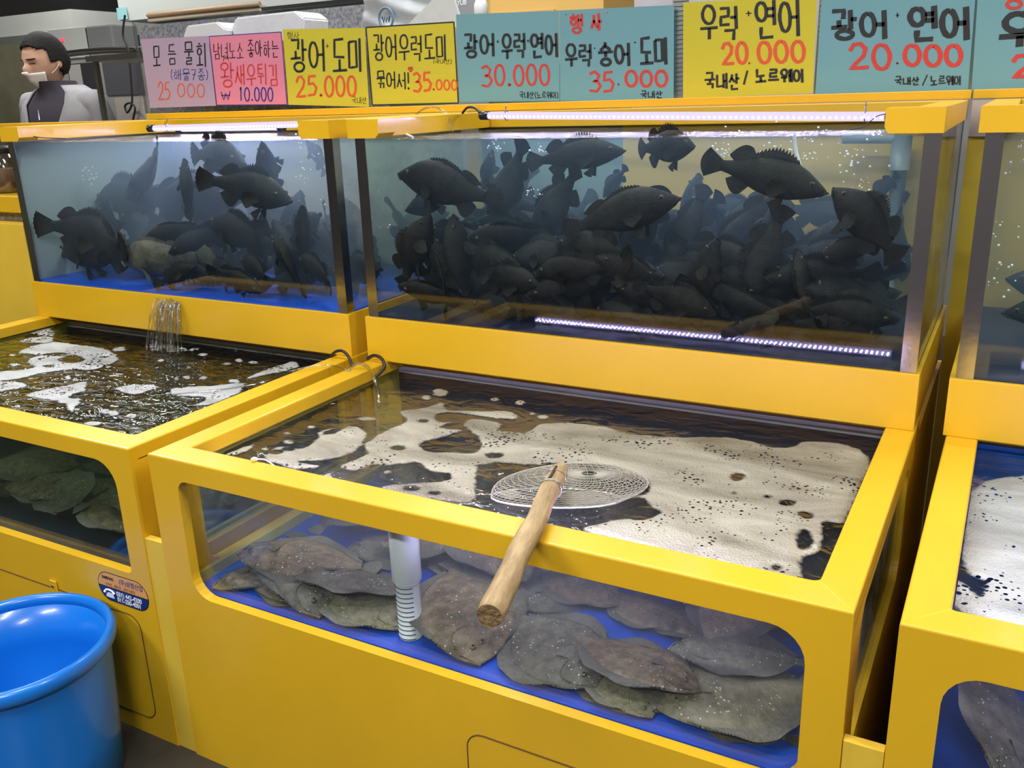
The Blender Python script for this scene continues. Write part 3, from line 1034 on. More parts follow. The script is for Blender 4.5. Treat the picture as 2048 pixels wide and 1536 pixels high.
def flounder_mesh(arch, twist, seed):
    """flatfish lying in the x-y plane, nose at -x, eyed side up, length 1"""
    rnd = random.Random(seed)
    bm = bmesh.new()
    ph = rnd.uniform(0, 6)

    def dz(x, y):
        return arch * (0.25 - (x - 0.45) ** 2) + twist * y * (x - 0.4) + 0.012 * math.sin(5 * x + ph) - 0.25 * abs(arch) * y * y
    nx, ny = 48, 18
    up, lo = [], []
    for i in range(nx + 1):
        x = 0.88 * i / nx
        w_ = interp(FW, x)
        th = 0.050 * min(1, (x + 0.02) * 7) * (1 - 0.72 * max(0, (x - 0.35)) / 0.53)
        ru, rl = [], []
        for j in range(ny + 1):
            f = j / ny * 2 - 1
            y = f * w_
            e = max(0.0, 1 - abs(f) ** 2.2) ** 0.8
            z = th * e + 0.006 * math.exp(-(f * 7) ** 2) * min(1, x * 6)
            ru.append(bm.verts.new((x, y, dz(x, y) + z)))
            rl.append(bm.verts.new((x, y, dz(x, y) - th * 0.35 * e - 0.002)))
        up.append(ru)
        lo.append(rl)
    for i in range(nx):
        for j in range(ny):
            bm.faces.new((up[i][j], up[i + 1][j], up[i + 1][j + 1], up[i][j + 1]))
            bm.faces.new((lo[i][j], lo[i][j + 1], lo[i + 1][j + 1], lo[i + 1][j]))
        bm.faces.new((up[i][0], lo[i][0], lo[i + 1][0], up[i + 1][0]))
        bm.faces.new((up[i][ny], up[i + 1][ny], lo[i + 1][ny], lo[i][ny]))
    bm.faces.new([up[0][j] for j in range(ny + 1)] + [lo[0][j] for j in range(ny, -1, -1)])
    # fringe fins with ray corrugation, both edges
    for sgn in (-1, 1):
        prev = None
        m = 110
        for i in range(m + 1):
            x = 0.085 + 0.745 * i / m
            f = i / m
            w_ = interp(FW, x)
            r = 0.075 * (math.sin(PI * min(1, f * 1.05)) ** 0.6) * (0.85 + 0.3 * f)
            ray = 0.009 * (1 if i % 2 else -1)
            curl = 0.012 * math.sin(14 * f + ph * sgn)
            a = V3(x, sgn * w_ * 0.97, dz(x, sgn * w_) + 0.004 + ray * 0.3)
            b_ = V3(x + 0.02, sgn * (w_ + r * 0.55), dz(x, sgn * w_) + curl * 0.5 + ray)
            c = V3(x + 0.035, sgn * (w_ + r * (1.0 if i % 2 else 0.9)), dz(x, sgn * w_) - 0.006 + curl + ray * 0.6)
            cur = [bm.verts.new(p) for p in (a, b_, c)]
            if prev:
                for k in (0, 1):
                    f_ = (prev[k], cur[k], cur[k + 1], prev[k + 1])
                    ff = bm.faces.new(f_ if sgn < 0 else f_[::-1])
                    ff.material_index = 1
            prev = cur
    prev = None
    for i in range(25):     # tail fan
        f = i / 24 * 2 - 1
        ray = 0.003 * (-1) ** i
        r = 0.135 * (1 - 0.10 * f * f)
        a = V3(0.872, f * 0.037, dz(.87, 0) + 0.002)
        c = V3(0.872 + r * math.cos(f * .55), f * 0.095, dz(.95, f * .1) + ray)
        cur = [bm.verts.new(a), bm.verts.new((a + c) / 2 + V3(0, 0, ray)), bm.verts.new(c)]
        if prev:
            for k in (0, 1):
                bm.faces.new((prev[k], prev[k + 1], cur[k + 1], cur[k])).material_index = 1
        prev = cur
    # gill cover, mouth line, pectoral fin
    tube(bm, spline([V3(0.075, 0.10, dz(.1, .1) + .032), V3(0.165, 0.11, dz(.17, .1) + .040), V3(0.215, 0.03, dz(.2, 0) + .052), V3(0.19, -0.07, dz(.2, -.1) + .046)], 6), 0.005, 5)
    tube(bm, spline([V3(-0.004, 0.008, dz(0, 0) + .010), V3(0.025, 0.045, dz(0, 0) + .026), V3(0.055, 0.075, dz(0, 0) + .028)], 5), 0.006, 5)
    tube(bm, spline([V3(-0.012, -0.016, dz(0, 0) + .004), V3(0.010, 0.030, dz(0, 0) + .010), V3(0.040, 0.078, dz(0, 0) + .014)], 5), 0.009, 6)
    prev = None
    for i in range(9):
        a = -0.5 + 1.0 * i / 8
        p = V3(0.21, 0.0 + 0.02 * (i / 8 - .5), dz(.21, 0) + .054)
        c = p + V3(0.10 * math.cos(a), 0.10 * math.sin(a), 0.012)
        cur = [bm.verts.new(p), bm.verts.new(c)]
        if prev:
            bm.faces.new((prev[0], prev[1], cur[1], cur[0])).material_index = 1
        prev = cur
    for f in bm.faces:
        f.smooth = True
    for (ex, ey) in ((0.075, 0.015), (0.105, -0.035)):
        n1 = len(bm.faces)
        z = dz(ex, ey) + 0.040
        bmesh.ops.create_uvsphere(bm, u_segments=12, v_segments=8, radius=0.016, matrix=Matrix.Translation((ex, ey, z)))
        bm.faces.ensure_lookup_table()
        for f in bm.faces[n1:]:
            f.material_index = 0
            f.smooth = True
        n1 = len(bm.faces)
        bmesh.ops.create_uvsphere(bm, u_segments=10, v_segments=6, radius=0.0085, matrix=Matrix.Translation((ex - .002, ey, z + 0.0095)))
        bm.faces.ensure_lookup_table()
        for f in bm.faces[n1:]:
            f.material_index = 2
            f.smooth = True
    bmesh.ops.translate(bm, verts=bm.verts[:], vec=(-0.5, 0, 0))
    bmesh.ops.recalc_face_normals(bm, faces=[f for f in bm.faces if f.material_index == 0])
    me = bpy.data.meshes.new('flounder')
    bm.to_mesh(me)
    bm.free()
    return me


def V3(*a):
    return Vector(a)


TINTS = ((1.0, 0.93, 0.80), (0.62, 0.72, 0.78), (0.85, 0.80, 0.72), (1.15, 1.08, 0.85), (0.7, 0.68, 0.64))
FSKIN = [skin_mat('flounder_skin_%s' % n, d, l, 16.0, 0.5, speck=34.0) for n, d, l in
         (('brown', (0.12, 0.090, 0.060), (0.29, 0.225, 0.155)), ('slate', (0.095, 0.085, 0.070), (0.20, 0.18, 0.15)), ('sand', (0.17, 0.15, 0.095), (0.34, 0.30, 0.20)))]
FFIN = [mat('flounder_fin_%s' % n, c, 0.5, var=0.45, scale=50) for n, c in (('brown', (0.16, 0.145, 0.12)), ('slate', (0.15, 0.14, 0.12)), ('sand', (0.26, 0.24, 0.17)))]
FLM = []
for c in range(3):
    row = []
    for (a, t_, s) in ((0.10, 0.0, 1), (0.22, 0.10, 2), (-0.05, -0.12, 3)):
        me = flounder_mesh(a, t_, s)
        for mm in (FSKIN[c], FFIN[c], EYEB):
            me.materials.append(mm)
        row.append(me)
    FLM.append(row)


def put_flounder(head, tail, roll=0.0, col=0, var=0, label=None, group=None, wide=1.0, flip=False):
    h, t = Vector(head), Vector(tail)
    X = t - h
    L = X.length
    X.normalize()
    Z = Vector((0, 0, 1))
    Z = (Z - X * Z.dot(X)).normalized()
    Z = Matrix.Rotation(roll, 3, X) @ Z
    Y = Z.cross(X).normalized()
    o = bpy.data.objects.new('flounder', FLM[col][var])
    COL.objects.link(o)
    o.matrix_world = Matrix.Translation((h + t) / 2) @ Matrix((X, Y, Z)).transposed().to_4x4() @ Matrix.Diagonal((L, L * wide * (-1 if flip else 1), L, 1))
    xa = XL if h.x < -0.03 else (XC if h.x < 1.41 else XR)
    keep_inside(o, o.data, 0.036, 0.822, ZF - 0.004, xa + 0.046, xa + W0 - 0.046)
    return tag(o, label, 'fish', group)


def FL(u0, v0, u1, v1, z0, z1, label, roll=0.0, col=0, var=0, wide=1.0, group='flounders in the middle lower tank', y0=None):
    h = at(u0, v0, z=z0)
    t = at(u1, v1, z=z1)
    return put_flounder(h, t, roll, col, var, label, group, wide)


# middle lower tank: traced from the photo, nearest and topmost last
FL(415, 1188, 640, 1125, 0.432, 0.437, 'speckled flounder whose head touches the left end of the middle window', roll=-0.10, col=0, wide=1.0)
FL(600, 1262, 560, 1080, 0.436, 0.455, 'darker flounder lying across behind the leftmost one, fin raised', roll=0.15, col=1, var=1, wide=0.9)
FL(782, 1290, 600, 1175, 0.434, 0.440, 'light speckled flounder left of the white pipe, head beside its foot', roll=0.05, col=2, wide=0.95)
FL(480, 1112, 760, 1135, 0.48, 0.485, 'long brown flounder at the back left of the middle lower tank', roll=0.1, col=0, var=0, wide=0.8)
FL(590, 1158, 870, 1180, 0.474, 0.480, 'smooth grey flounder on top of the pile left of the white pipe', roll=-0.22, col=1, var=0, wide=0.75)
FL(955, 1330, 905, 1120, 0.436, 0.475, 'brown flounder right of the white pipe, head at the front, behind the net handle', roll=0.08, col=0, var=1, wide=1.15)
FL(1180, 1388, 1010, 1225, 0.448, 0.455, 'slate grey flounder with a fringed edge in the middle of the window', roll=-0.15, col=1, var=0, wide=1.15)
FL(1290, 1455, 1170, 1320, 0.436, 0.446, 'small sandy flounder peeping out under the slate grey one', roll=0.1, col=2, var=0, wide=1.1)
FL(1395, 1388, 1130, 1262, 0.478, 0.474, 'brown speckled flounder lying over the slate grey one, head right', roll=0.12, col=0, var=0, wide=0.9)
FL(1290, 1462, 1640, 1400, 0.440, 0.450, 'largest speckled flounder in the bottom right corner of the middle window', roll=-0.10, col=2, var=0, wide=1.45)
FL(1340, 1300, 1640, 1330, 0.462, 0.47, 'dark flounder at the back right of the middle lower tank', roll=0.12, col=1, var=1, wide=0.8)
FL(1500, 1270, 1250, 1205, 0.452, 0.452, 'dim flounder behind the dark one at the back right of the middle lower tank', roll=0.1, col=0, var=2, wide=0.9)
FL(1010, 1215, 1230, 1150, 0.436, 0.436, 'dim flounder behind the net handle, tail towards the back of the middle tank', roll=0.05, col=1, var=2, wide=0.95)
FL(1235, 1215, 1060, 1120, 0.446, 0.446, 'dim brownish flounder above the bare blue patch of the middle tank floor', roll=-0.05, col=0, var=0, wide=0.9)
FL(1360, 1262, 1200, 1172, 0.45, 0.45, 'dim flounder lying between the blue patch and the dark one at the back right', roll=0.05, col=0, var=2, wide=0.9)
FL(700, 1100, 930, 1110, 0.44, 0.44, 'dim grey flounder lying right behind the white drain pipe', roll=0.05, col=1, var=0, wide=0.95)
for (cx_, L_, co, sg, lab) in ((0.27, 0.24, 0, 1, 'brown flounder half hidden along the front edge at the left of the middle window'), (1.00, 0.25, 1, -1, 'grey flounder half hidden along the front edge under the slate grey one'), (1.215, 0.20, 0, 1, 'brown flounder half hidden along the front edge under the largest one')):
    put_flounder((cx_ - sg * L_ / 2, 0.10, 0.434), (cx_ + sg * L_ / 2, 0.11, 0.434), 0.0, co, 0, lab, 'flounders in the middle lower tank', 0.8)
rnd = random.Random(5)
k = 0
for i in range(140):
    x, y = rnd.uniform(0.14, 1.22), rnd.uniform(0.32, 0.74)
    if 0.72 < x < 1.0 and y < 0.40:
        continue
    a = rnd.uniform(0, 2 * PI)
    L = rnd.uniform(0.26, 0.32)
    z = 0.436 + 0.012 * (k % 6)
    d = Vector((math.cos(a), math.sin(a) * .6, 0)).normalized() * L / 2
    p = Vector((x, y, z))
    p.x = min(max(p.x, .06 + abs(d.x)), 1.32 - abs(d.x))
    p.y = min(max(p.y, .06 + abs(d.y)), .80 - abs(d.y))
    put_flounder(p - d, p + d, rnd.uniform(-.12, .12), rnd.choice((0, 1, 0)), rnd.randrange(3), 'dim flounder in the pile at the back of the middle lower tank', 'piled flounders at the back of the middle lower tank')
    k += 1
    if k > 46:
        break
# left lower tank: a greenish pile
k = 0
for i in range(60):
    x, y = rnd.uniform(-0.85, -0.16), rnd.uniform(0.12, 0.68)
    a = rnd.uniform(0, 2 * PI)
    L = rnd.uniform(0.22, 0.30)
    z = 0.434 + (0.006 + 0.018 * y) * (k % 9)
    d = Vector((math.cos(a), math.sin(a) * .7, 0)).normalized() * L / 2
    p = Vector((x, y, z))
    p.x = min(p.x, -0.11 - abs(d.x) - 0.03)
    p.y = min(max(p.y, .07 + abs(d.y)), .78 - abs(d.y))
    put_flounder(p - d, p + d, rnd.uniform(-.2, .35), rnd.choice((0, 0, 1)), rnd.randrange(3), 'murky olive flounder in the pile behind the left window', 'piled flounders in the left lower tank')
    k += 1
    if k > 33:
        break
# right lower tank
o = put_flounder((XR + 0.16, 0.07, 0.47), (XR + 0.12, 0.32, 0.56), 0.7, 1, 0, 'grey flounder leaning in the left corner of the right lower tank window', 'flounders in the right lower tank', 1.1)

# ------------------------------------------------------------ pipe in the middle lower tank
pc = at(817, 1200, y=0.088)
px, py = pc.x, 0.088
e = empty('drain_pipe', (px, py, ZF), 'white slotted drain pipe standing in the middle lower tank', 'pipe')
obj('pipe', T([(px, py, ZF + 0.001), (px, py, 0.62)], 0.0235, 32), PVC, e)
obj('coupling', T([(px, py, 0.553), (px, py, 0.556), (px, py, 0.667), (px, py, 0.67)], [0.0265, 0.0285, 0.0285, 0.0265], 32), PVC, e)
sl = None
for i in range(12):
    z = 0.545 - i * 0.0100
    bm = bmesh.new()
    tube(bm, [(px + 0.0238 * math.cos(a), py + 0.0238 * math.sin(a), z) for a in [-PI * 0.83 + k * PI * 0.66 / 12 for k in range(13)]], 0.0010, 5)
    s = obj('slot', bm, SLOT, e)
# stand pipe in the right of the middle upper tank
e = empty('overflow_pipe', (1.29, 1.30, 0.89), 'grey overflow pipe with an elbow at the right end of the middle upper tank', 'pipe')
q = at(1805, 270, y=1.34)
obj('pipe', T([(q.x, 1.34, 0.885), (q.x, 1.34, 1.235)], 0.019, 20), PVCG, e)
obj('socket', T([(q.x, 1.34, 1.225), (q.x, 1.34, 1.325)], 0.024, 20), PVCG, e)
obj('arm', T([(q.x, 1.34, 1.305), (q.x - 0.14, 1.34, 1.305)], 0.017, 16), PVCG, e)

# ------------------------------------------------------------ landing net
WOODM, nt, b_, out = nodes('weathered_wood')
tc = N(nt, 'ShaderNodeTexCoord')
mp0 = N(nt, 'ShaderNodeMapping')
mp0.inputs['Rotation'].default_value = (0, 0, -0.26)
nt.links.new(tc.outputs['Object'], mp0.inputs['Vector'])
mp = N(nt, 'ShaderNodeMapping')
mp.inputs['Scale'].default_value = (8, 1.0, 8)
nt.links.new(mp0.outputs[0], mp.inputs['Vector'])
nz = N(nt, 'ShaderNodeTexNoise', Scale=7.0, Detail=8.0, Roughness=0.7)
nt.links.new(mp.outputs[0], nz.inputs['Vector'])
cr = N(nt, 'ShaderNodeValToRGB')
cr.color_ramp.elements[0].position = 0.3
cr.color_ramp.elements[0].color = (0.14, 0.085, 0.036, 1)
cr.color_ramp.elements[1].position = 0.62
cr.color_ramp.elements[1].color = (0.46, 0.33, 0.175, 1)
nt.links.new(nz.outputs['Fac'], cr.inputs['Fac'])
nt.links.new(cr.outputs['Color'], b_.inputs['Base Color'])
b_.inputs['Roughness'].default_value = 0.65
bp = N(nt, 'ShaderNodeBump', Strength=0.5, Distance=0.003)
nt.links.new(nz.outputs['Fac'], bp.inputs['Height'])
nt.links.new(bp.outputs['Normal'], b_.inputs['Normal'])
ENDG = mat('dark_end_grain', (0.30, 0.19, 0.08), 0.85, col2=(0.10, 0.06, 0.03), scale=90, bump=0.5, bscale=150)
RINGM = mat('hoop_wire', (0.75, 0.75, 0.80), 0.25, 0.7)
NETM = mat('net_cord', (0.40, 0.38, 0.33), 0.8)
CORDM = mat('dark_net_cord', (0.04, 0.04, 0.04), 0.7)
Pn = at(979, 1232, z=0.772)
Pf = at(1121, 938, z=0.770)
D = (Pf - Pn).normalized()
e = empty('landing_net', Pn, 'landing net with a round wooden handle resting across the front rim of the middle tank', 'net')
L = (Pf - Pn).length
rs = lambda f: 0.0190 - 0.0020 * f + 0.0007 * math.sin(f * 17) + 0.0004 * math.sin(f * 41)
pts = [Pn + D * (L * k / 40) + Vector((0.0012 * math.sin(k * .35), 0, 0.0010 * math.sin(k * .5))) for k in range(41)]
rad = [rs(k / 40) * (0.93 if k == 0 else 1) * (0.8 if k > 38 else 1) for k in range(41)]
hb = tube(bmesh.new(), pts, rad, 28)
for f in hb.faces:
    if len(f.verts) > 5 and f.calc_center_median().y < Pn.y + 0.01:
        f.material_index = 1
hd = obj('wooden_handle', hb, [WOODM, ENDG], e)
# notch with ends of the hoop bound into it
side = D.cross(Vector((0, 0, 1))).normalized()
upv = side.cross(D).normalized()
obj('notch', T([Pf - D * 0.085 - side * 0.003 + upv * 0.0172, Pf - D * 0.03 - side * 0.002 + upv * 0.0168], 0.0028, 8), mat('dark_notch', (0.05, 0.03, 0.015), 0.9), hd)
for q_ in (0.045, 0.090, 0.094):
    c = Pf - D * q_
    rr = rs(1 - q_ / L) + 0.0008
    obj('binding_wire', T([c + (side * math.cos(a) + upv * math.sin(a)) * rr for a in [2 * PI * k / 28 for k in range(28)]], 0.0008, 6, closed=True), BRUSH, hd)
# hoop
Hc = at(1112, 1000, z=0.706)
Hc.z = 0.7105
ax = Vector((0.93, 0.36, 0.0)).normalized()
ay = Vector((-0.34, 0.90, -0.12)).normalized()
ra, rb = 0.122, 0.058
hoop = [Hc + ax * ra * math.cos(a) + ay * rb * math.sin(a) for a in [2 * PI * k / 72 for k in range(72)]]
obj('hoop', T(hoop, 0.0021, 8, closed=True), RINGM, e)
hp0 = Pf - D * 0.088 - upv * 0.012
for s in (-1, 1):
    a = PI * 0.5 + s * 0.25
    obj('hoop_stem', T(spline([hp0 + side * 0.006 * s, hp0 + D * 0.02 + side * 0.008 * s - upv * 0.012, Hc + ax * ra * math.cos(a) + ay * rb * math.sin(a)], 6), 0.0020, 6), RINGM, e)
# net bag: knotted cords, bulging away behind the hoop
bag = Hc + Vector((0.012, 0.075, -0.035))


def bagp(a, s):
    r = math.cos(s * PI / 2) ** 0.55
    p = Hc + (ax * ra * math.cos(a) * (1 + 0.28 * math.sin(PI * min(1, s * 1.15))) + ay * (rb + 0.06 * s) * math.sin(a)) * r
    off = math.sin(s * PI / 2)
    return p + Vector((0.012, 0.125, 0.002)) * off + Vector((0, 0, 0.012 * math.sin(PI * s) * (0.4 + 0.6 * math.sin(a))))


bm = bmesh.new()
nu, nv = 60, 15
grid = [[bm.verts.new(bagp(2 * PI * (k + j * 0.5) / nu, min(0.985, j / nv))) for k in range(nu)] for j in range(nv + 1)]
for j in range(nv):
    for k in range(nu):
        bm.faces.new((grid[j][k], grid[j][(k + 1) % nu], grid[j + 1][(k + 1) % nu], grid[j + 1][k]))
nb = obj('net_bag', bm, [NETM, CORDM], e)
for p in nb.data.polygons:
    if (p.index // nu) > 99:
        p.material_index = 1
wf = nb.modifiers.new('mesh_cords', 'WIREFRAME')
wf.thickness = 0.0016
wf.use_even_offset = False


# ------------------------------------------------------------ foam on the water
def smoothpoly(P, n=5):
    return [(p.x, p.y) for p in spline([Vector((a, b, 0)) for a, b in P], n, closed=True)]


def px2w(P, z=ZW):
    out = []
    for (u, v) in P:
        q = at(u, v, z=z)
        out.append((q.x, q.y))
    return smoothpoly(out)


def sdf(poly, X, Y):
    P = np.array(poly)
    Q = np.roll(P, -1, 0)
    d2 = np.full(X.shape, 1e9)
    ins = np.zeros(X.shape, bool)
    for (ax_, ay_), (bx_, by_) in zip(P, Q):
        ex, ey = bx_ - ax_, by_ - ay_
        wx, wy = X - ax_, Y - ay_
        t = np.clip((wx * ex + wy * ey) / (ex * ex + ey * ey + 1e-12), 0, 1)
        d2 = np.minimum(d2, (wx - t * ex) ** 2 + (wy - t * ey) ** 2)
        c = ((ay_ > Y) != (by_ > Y)) & (X < (bx_ - ax_) * (Y - ay_) / (by_ - ay_ + 1e-12) + ax_)
        ins ^= c
    d = np.sqrt(d2)
    return np.where(ins, d, -d)


def vnoise(X, Y, f, seed):
    r = np.random.RandomState(seed)
    g = r.rand(97, 97)
    x, y = X * f, Y * f
    i, j = np.floor(x).astype(int), np.floor(y).astype(int)
    fx, fy = x - i, y - j
    fx, fy = fx * fx * (3 - 2 * fx), fy * fy * (3 - 2 * fy)
    i, j = i % 96, j % 96
    return (g[i, j] * (1 - fx) + g[i + 1, j] * fx) * (1 - fy) + (g[i, j + 1] * (1 - fx) + g[i + 1, j + 1] * fx) * fy


def foam_mat(name, c1, c2, hole_scale, hole):
    m, nt, b, out = nodes(name)
    tc = N(nt, 'ShaderNodeTexCoord')
    mp = N(nt, 'ShaderNodeMapping')
    mp.inputs['Scale'].default_value = (0.6, 1.5, 1)
    nt.links.new(tc.outputs['Object'], mp.inputs['Vector'])
    n = N(nt, 'ShaderNodeTexNoise', Scale=6.0, Detail=6.0, Roughness=0.6, Distortion=0.5)
    nt.links.new(mp.outputs[0], n.inputs['Vector'])
    r = N(nt, 'ShaderNodeValToRGB')
    r.color_ramp.elements[0].position = 0.36
    r.color_ramp.elements[1].position = 0.64
    r.color_ramp.elements[0].color = (*c1, 1)
    r.color_ramp.elements[1].color = (*c2, 1)
    nt.links.new(n.outputs['Fac'], r.inputs['Fac'])
    nt.links.new(r.outputs['Color'], b.inputs['Base Color'])
    b.inputs['Roughness'].default_value = 0.55
    # fine froth
    v1 = N(nt, 'ShaderNodeTexVoronoi', Scale=230.0)
    nt.links.new(tc.outputs['Object'], v1.inputs['Vector'])
    bp = N(nt, 'ShaderNodeBump', Strength=0.55, Distance=0.003)
    nt.links.new(v1.outputs['Distance'], bp.inputs['Height'])
    nt.links.new(bp.outputs['Normal'], b.inputs['Normal'])
    # burst bubbles: holes to the water in clusters
    v = N(nt, 'ShaderNodeTexVoronoi', Scale=hole_scale)
    nt.links.new(tc.outputs['Object'], v.inputs['Vector'])
    n2 = N(nt, 'ShaderNodeTexNoise', Scale=11.0, Detail=2.0)
    nt.links.new(tc.outputs['Object'], n2.inputs['Vector'])
    mr = N(nt, 'ShaderNodeMapRange')
    mr.inputs[1].default_value = 0.44
    mr.inputs[2].default_value = 0.66
    mr.inputs[3].default_value = 0.04
    mr.inputs[4].default_value = hole
    nt.links.new(n2.outputs['Fac'], mr.inputs[0])
    gt = N(nt, 'ShaderNodeMath', operation='GREATER_THAN')
    nt.links.new(v.outputs['Distance'], gt.inputs[0])
    nt.links.new(mr.outputs[0], gt.inputs[1])
    at_ = N(nt, 'ShaderNodeAttribute', attribute_name='foam_edge')
    n3 = N(nt, 'ShaderNodeTexNoise', Scale=90.0, Detail=3.0)
    nt.links.new(tc.outputs['Object'], n3.inputs['Vector'])
    ms = N(nt, 'ShaderNodeMath', operation='MULTIPLY_ADD')
    ms.inputs[1].default_value = 0.010
    ms.inputs[2].default_value = -0.005
    nt.links.new(n3.outputs['Fac'], ms.inputs[0])
    a2 = N(nt, 'ShaderNodeMath', operation='ADD')
    nt.links.new(at_.outputs['Fac'], a2.inputs[0])
    nt.links.new(ms.outputs[0], a2.inputs[1])
    g2 = N(nt, 'ShaderNodeMapRange')
    g2.inputs[1].default_value = -0.0005
    g2.inputs[2].default_value = 0.006
    nt.links.new(a2.outputs[0], g2.inputs[0])
    mu = N(nt, 'ShaderNodeMath', operation='MULTIPLY')
    nt.links.new(gt.outputs[0], mu.inputs[0])
    nt.links.new(g2.outputs[0], mu.inputs[1])
    nt.links.new(mu.outputs[0], b.inputs['Alpha'])
    return m


def foam(name, polys, holes, box_, m, label, step=0.0036, rag=0.004, z=ZW, hgt=0.004, seed=1):
    x0, x1, y0, y1 = box_
    nx, ny = int((x1 - x0) / step), int((y1 - y0) / step)
    gx, gy = np.linspace(x0, x1, nx + 1), np.linspace(y0, y1, ny + 1)
    X, Y = np.meshgrid(gx, gy, indexing='ij')
    d = np.full(X.shape, -1.0)
    for P in polys:
        d = np.maximum(d, sdf(P, X, Y))
    for Hh in holes:
        d = np.minimum(d, -sdf(Hh, X, Y))
    d = d + rag * (vnoise(X + 5, Y + 5, 38, seed) - 0.5) * 1.6 + rag * (vnoise(X + 5, Y + 5, 90, seed + 1) - 0.5)
    keep = d > -step * 2.2
    hz = z + 0.0008 + hgt * np.clip(d / 0.012, 0, 1) * (0.35 + 0.65 * vnoise(X + 3, Y + 9, 30, seed + 2))
    idx = -np.ones(X.shape, int)
    cell = keep[:-1, :-1] & keep[1:, :-1] & keep[1:, 1:] & keep[:-1, 1:]
    use = np.zeros(X.shape, bool)
    use[:-1, :-1] |= cell
    use[1:, :-1] |= cell
    use[1:, 1:] |= cell
    use[:-1, 1:] |= cell
    idx[use] = np.arange(use.sum())
    vs = np.stack([X[use], Y[use], hz[use]], 1)
    ii, jj = np.nonzero(cell)
    fs = np.stack([idx[ii, jj], idx[ii + 1, jj], idx[ii + 1, jj + 1], idx[ii, jj + 1]], 1)
    me = bpy.data.meshes.new(name)
    me.from_pydata(vs.tolist(), [], fs.tolist())
    me.materials.append(m)
    a = me.attributes.new('foam_edge', 'FLOAT', 'POINT')
    a.data.foreach_set('value', d[use].astype(np.float32))
    for p in me.polygons:
        p.use_smooth = True
    o = bpy.data.objects.new(name, me)
    COL.objects.link(o)
    return tag(o, label, 'foam', kind='stuff')


FOAM_A = foam_mat('cream_foam', (0.16, 0.14, 0.105), (0.38, 0.36, 0.30), 95.0, 0.36)
FOAM_B = foam_mat('white_foam', (0.26, 0.27, 0.28), (0.47, 0.49, 0.52), 85.0, 0.46)
P1 = [(1000, 863), (1051, 866), (1078, 850), (1129, 846), (1203, 853), (1258, 867), (1351, 875), (1449, 875), (1500, 883), (1547, 896), (1586, 893), (1617, 883), (1687, 889), (1738, 916), (1730, 960), (1700, 1030), (1684, 1049), (1650, 1046), (1644, 1065), (1644, 1090), (1636, 1105), (1609, 1113), (1602, 1135), (1600, 1170), (1500, 1150), (1391, 1121), (1260, 1090), (1168, 1062), (1211, 1045), (1250, 1037), (1285, 1041), (1320, 1027), (1301, 1015), (1285, 1000), (1234, 998), (1195, 1008), (1150, 1014), (1112, 1000), (1117, 984), (1180, 982), (1240, 990), (1296, 985), (1285, 958), (1245, 938), (1211, 930), (1148, 930), (1059, 926), (1000, 926), (950, 930), (970, 890)]
P2 = [(1100, 850), (1049, 867), (1001, 861), (1001, 847), (947, 838), (926, 849), (957, 878), (954, 905), (900, 905), (854, 902), (844, 887), (913, 867), (919, 860), (880, 856), (906, 845), (878, 843), (872, 830), (913, 827), (1015, 840), (1037, 832), (1015, 823), (947, 823), (896, 820), (885, 806), (851, 816), (800, 824), (810, 843), (769, 864), (728, 891), (735, 908), (680, 932), (708, 943), (745, 929), (776, 932), (831, 926), (861, 943), (896, 948), (892, 963), (827, 967), (760, 975), (800, 990), (913, 1006), (950, 997), (957, 939), (981, 926), (1100, 926)]
P3 = [(639, 864), (701, 852), (731, 864), (725, 891), (701, 908), (646, 922), (600, 924), (640, 932), (625, 938), (591, 939), (530, 921), (537, 905), (560, 894), (605, 897), (636, 876)]
P4 = [(451, 909), (509, 889), (500, 900), (470, 911)]
P5 = [(640, 955), (665, 945), (660, 962)]
P6 = [(992, 985), (1030, 982), (1045, 990), (1020, 1000)]
ell = lambda u, v, a, b, t=0.0: [(u + a * math.cos(k * PI / 5) * math.cos(t) - b * math.sin(k * PI / 5) * math.sin(t), v + a * math.cos(k * PI / 5) * math.sin(t) + b * math.sin(k * PI / 5) * math.cos(t)) for k in range(10)]
blobs = [ell(560 + 6 * 3, 885, 13, 4), ell(574, 868, 10, 4), ell(530, 899, 8, 3), ell(622, 855, 8, 3), ell(880, 786, 16, 8), ell(852, 796, 10, 5), ell(1040, 806, 10, 5), ell(1085, 835, 12, 4), ell(990, 800, 9, 3), ell(1065, 828, 7, 3), ell(660, 808, 14, 3), ell(735, 838, 20, 4), ell(775, 945, 10, 4)]
holes = [ell(796, 897, 15, 5), ell(988, 912, 17, 5), ell(1608, 1080, 14, 20, 0.2), ell(1475, 955, 14, 7), ell(1574, 1007, 16, 5), ell(1610, 1031, 12, 6, .3), ell(1553, 1136, 8, 4), ell(1467, 987, 5, 2), ell(1536, 995, 5, 2), ell(845, 843, 8, 3), ell(553, 905, 13, 4), ell(578, 899, 12, 4), ell(668, 862, 22, 4, -.3), ell(823, 978, 16, 4), ell(868, 987, 10, 2)]
bx = (0.0655, 1.326, 0.034, 0.822)
foam('foam', [px2w(p) for p in (P1, P2, P3, P4, P5, P6)] + [px2w(b) for b in blobs], [px2w(h) for h in holes], bx, FOAM_A, 'cream coloured foam spread over the water of the middle lower tank', seed=3)
A1 = [(38, 706), (103, 685), (171, 692), (212, 699), (236, 720), (191, 740), (137, 740), (85, 747), (34, 759), (-20, 763), (-20, 747), (65, 737), (55, 726), (65, 716), (113, 706), (151, 713)]
A2 = [(38, 685), (68, 675), (109, 675), (96, 686)]
A3 = [(51, 791), (120, 774), (171, 765), (171, 780), (137, 795), (160, 800), (144, 826), (120, 805), (85, 798)]
A4 = [(-30, 765), (34, 765), (56, 774), (-30, 787)]
A5 = [(229, 778), (280, 769), (318, 775), (267, 789)]
